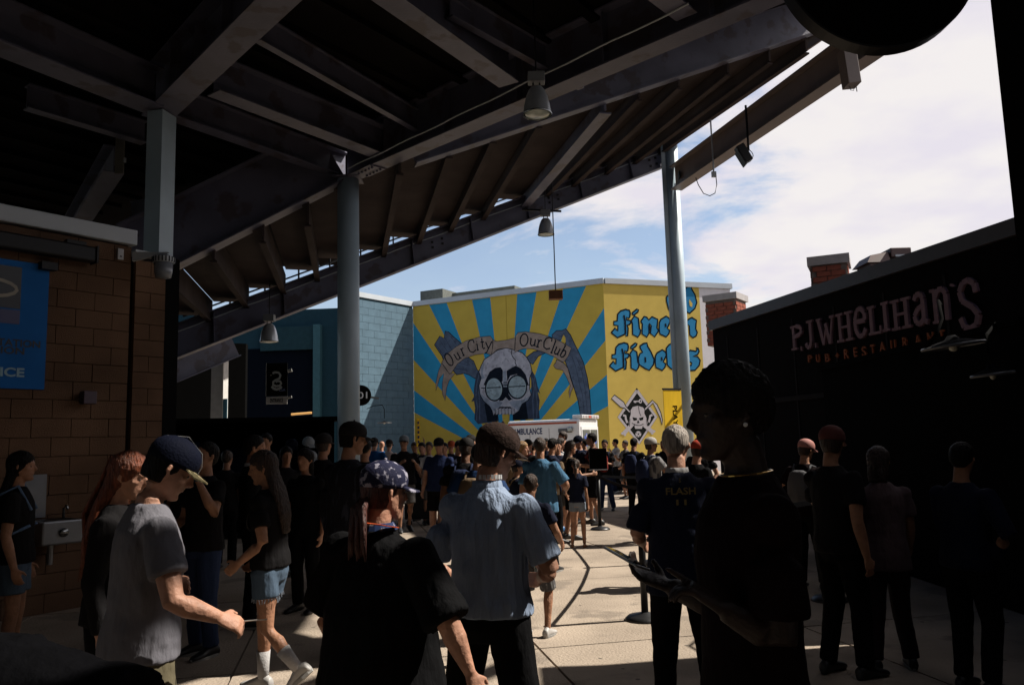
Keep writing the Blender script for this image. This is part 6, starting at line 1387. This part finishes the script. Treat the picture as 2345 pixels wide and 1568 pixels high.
crowd('person in a navy cap and navy T-shirt left of the ambulance doors', 1325, 16.0, 996, 250, sk=0, w=1.05, top='tee', topm=C_NAVY, bot='shorts', botm=C_GSH, cap=(CAPN, CAPN), armR=((.05, .08, -.26), (-.04, .22, -.04)), vox=.016)
crowd('tall person in black shorts and black shoes in front of the ambulance doors', 1355, 15.6, 992, 265, sk=1, top='tee', topm=C_BLK2, bot='shorts', botm=C_BLK, hair=('short', HD), armR=((.05, .1, -.25), (-.04, .22, .02)), armL=((.05, .1, -.25), (-.04, .22, .02)), vox=.015)
crowd('young person in a black T-shirt behind the framed sign board', 1384, 18.5, 1007, 200, sk=1, w=.95, top='tee', topm=C_BLK2, bot='trousers', botm=C_DEND, hair=('short', HD), armL=((.04, .1, -.25), (-.06, .2, .04)))
crowd('person behind the queue with dark hair in dark clothes', 1218, 16.5, 1013, 40, sk=1, top='tee', topm=C_BLK2, bot='shorts', botm=C_GSH, hair=('short', HD))
crowd('person in dark clothes between the ambulance and the queue', 1250, 18.0, 1004, 200, sk=1, top='tee', topm=C_NAVY, bot='trousers', botm=C_BLK, hair=('short', HD))
gl = crowd('girl with a ponytail in a navy T-shirt and pale denim shorts, seen from behind', 1316, 12.4, 1052, 15, sk=1, w=.88, top='tee', topm=C_NAVY, bot='shorts', botm=C_DENL, hair=('pony', HB), hemz=.90, shortz=.72, slim=.8, vox=.013, near=True, shoes=None, armL=((.10, .05, -.26), (-.02, .16, -.12)))
by = crowd('boy with cropped brown hair in a navy T-shirt beside the water bottle', 1213, 6.9, 1086, 20, sk=1, w=.98, top='tee', topm=C_NAVY, bot='shorts', botm=cloth('patterned_grey', (0.12, 0.115, 0.12), col2=(0.3, 0.3, 0.3), c2s=24, c2t=.55), hair=('buzz', HB), shoes=SHW, vox=.013, near=True, shortz=.50, legR=((.12, .14, .48), (.13, .02, .088)), armR=((.10, .03, -.26), (.0, .16, -.14)))
p_ = by['root'].location; bw = V((gx(1236, 6.2), 6.2, 0))
t = thing('water_bottle', 'clear plastic water bottle with a bright blue label beside the light blue shirt', 'bottle', at(1236, 1300, 6.2))
WB = mat('bottle_plastic', (0.55, 0.62, 0.66), rough=0.1, trans=0.6); 
obj('body', MB().lathe([(.035, -.05), (.045, -.04), (.041, -.02), (.045, 0), (.041, .03), (.045, .06), (.045, .16), (.03, .20), (.014, .225), (.014, .24)], n=18), WB, t, smooth=True, local=True)
obj('label', MB().lathe([(.0465, .01), (.0465, .11)], n=18, caps=False), mat('label_cyan', (0.02, 0.42, 0.50), rough=0.4), t, smooth=True, local=True)
obj('cap', MB().lathe([(.016, .235), (.016, .255)], n=12), WHITE, t, local=True)
crowd('person in a white long sleeved top and black trousers standing alone by the yellow wall', 1409, 24.5, 1005, 255, sk=1, top='long', topm=C_WHT, bot='trousers', botm=C_BLK, hair=('short', HD), shoes=SHW, armL=((.02, .1, -.26), (-.08, .12, .22)), armR=((.02, .1, -.26), (-.1, .2, .02)), vox=.018)
crowd('person in a black T-shirt in front of the crest, holding up a phone', 1450, 16.5, 1003, 30, sk=1, w=1.15, top='tee', topm=C_BLK2, bot='trousers', botm=C_BLK, hair=('short', HD), armR=((.1, .12, -.22), (.02, .2, .02)))
wc = crowd('person in a white cap and a grey printed shirt left of the white haired man', 1490, 12.6, 1000, 60, sk=1, w=1.1, top='tee', topm=cloth('printed_grey', (0.30, 0.29, 0.29), col2=(0.08, 0.08, 0.09), c2s=14, c2t=.52), bot='trousers', botm=C_BLK, cap=(CAPW, CAPB), armR=((.06, .12, -.22), (.0, .2, .06)), vox=.015)
crowd('person in a red cap close behind the white haired head', 1592, 9.0, 1006, 60, sk=0, top='tee', topm=C_BLK, bot='trousers', botm=C_BLK, cap=(mat('cap_red', (0.5, 0.06, 0.03), rough=0.7),)*2, vox=.016)
crowd('person in dark clothes at the foot of the right hand column', 1600, 13.0, 1002, 200, sk=0, top='tee', topm=C_BLK2, bot='trousers', botm=C_BLK, hair=('short', HD))
# ---- shade at the right
G = 'people in the shade at the right'
crowd('person in a pale orange cap behind the dark man at the right', 1836, 8.6, 1003, 40, sk=1, top='tee', topm=C_MAR, bot='trousers', botm=C_BLK, cap=(CAPP, CAPP), vox=.016)
crowd('person in a dim red cap looking right beside the pale orange cap', 1903, 5.6, 972, 60, sk=1, w=1.05, top='tee', topm=C_BLK2, bot='trousers', botm=C_BLK, cap=(mat('cap_dimred', (0.16, 0.05, 0.045), rough=0.8),)*2, vox=.015)
crowd('person in a pale top darkened to mauve grey with short hair, back turned in the right hand shade', 2005, 5.7, 1025, 8, sk=1, w=1.0, top='tee', topm=C_PALE, bot='trousers', botm=cloth('dim_mauve', (0.035, 0.02, 0.024)), hair=('bob', hairm('dim', (0.045, 0.022, 0.02))), vox=.014, near=True, hemz=.78)
crowd('person in a dark navy jacket near the right edge of the photo', 2190, 5.2, 1015, 60, sk=1, w=1.05, top='long', topm=C_NAVY, bot='trousers', botm=C_BLK, hair=('short', HD), armL=((.06, .12, -.24), (.0, .24, .02)), vox=.015)
G = 'people gathered on the sunny part of the concourse'
more = [('person with short dark hair peering over the queue beside the blonde hair', 1205, 15.2, 1006, 30, dict(topm=C_BLK2, hair=('short', HD))),
 ('person in a charcoal shirt with black hair left of the long brown hair', 1277, 14.2, 1008, 200, dict(topm=C_NAVY, hair=('short', HD))),
 ('person in a white T-shirt seen between the teal shirt and the queue', 1266, 17.2, 1010, 60, dict(topm=C_WHT, hair=('short', HB))),
 ('person with a black cap at the back of the queue near the ambulance window', 1312, 19.6, 1006, 220, dict(topm=C_BLK2, cap=(CAPB, CAPB))),
 ('person in black with dark hair facing left in front of the ambulance side', 1337, 18.8, 1004, 270, dict(topm=C_BLK2, hair=('short', HD))),
 ('person in a dark navy top with dark hair at the tail of the queue', 1228, 19.6, 1010, 110, dict(topm=C_NAVY, hair=('bob', HD))),
 ('person in a black shirt between the badge cap and the orange cap', 1018, 15.4, 1014, 190, dict(topm=C_BLK2, hair=('short', HD))),
 ('person with dark hair in a navy shirt right of the orange cap', 1046, 14.0, 1008, 150, dict(topm=C_NAVY, hair=('short', HD))),
 ('tall person in dark clothes left of the brown cap, facing away', 1075, 12.4, 996, 20, dict(topm=C_BLK2, hair=('short', HD))),
 ('person in a dark shirt left of the badge cap near the cart', 968, 17.4, 1013, 200, dict(topm=C_NAVY, hair=('short', HD))),
 ('person in dark clothes beside the round column, behind the blue T-shirt', 833, 20.5, 1010, 30, dict(topm=C_BLK2, hair=('short', HD))),
 ('person in a grey shirt far back beside the yellow wall corner', 1430, 22.0, 1008, 250, dict(topm=C_GSH, hair=('short', HB))),
 ('person in dark clothes at the barrier right of the crest tip', 1520, 19.0, 1008, 200, dict(topm=C_BLK2, hair=('short', HD)))]
for lab_, px_, Y_, yt_, az_, kw_ in more: crowd(lab_, px_, Y_, yt_, az_, sk=rnd.choice((0, 1, 1)), w=rnd.uniform(.92, 1.2), top='tee', bot=rnd.choice(('shorts', 'trousers')), botm=rnd.choice((C_GSH, C_BLK, C_DEND)), **kw_)
# black rubbish cart with white dotted edge behind the black T-shirt man
c = V((gx(1012, 16.3)-.45, 16.6, 0)); c = V((gx(960, 16.6), 16.6, 0))
t = thing('push_cart', 'low black push cart with pale trim behind the walking black T-shirt man', 'cart', c)
obj('bin', MB().box(-.3, .3, -.2, .2, .12, .62), BLACKM, t, local=True, bevel=.03)
obj('trim', MB().box(.301, .315, -.2, .2, .15, .6), WHITE, t, local=True)
for e in (-.2, .2): obj('wheel', MB().lathe([(.06, -.02), (.06, .02)], n=14, M=Matrix.Translation((e, -.21, .06)) @ Matrix.Rotation(R(90), 4, 'X')), BLACKM, t, local=True)
obj('lid', MB().box(-.31, .31, -.21, .21, .622, .66), BLACKM, t, local=True)
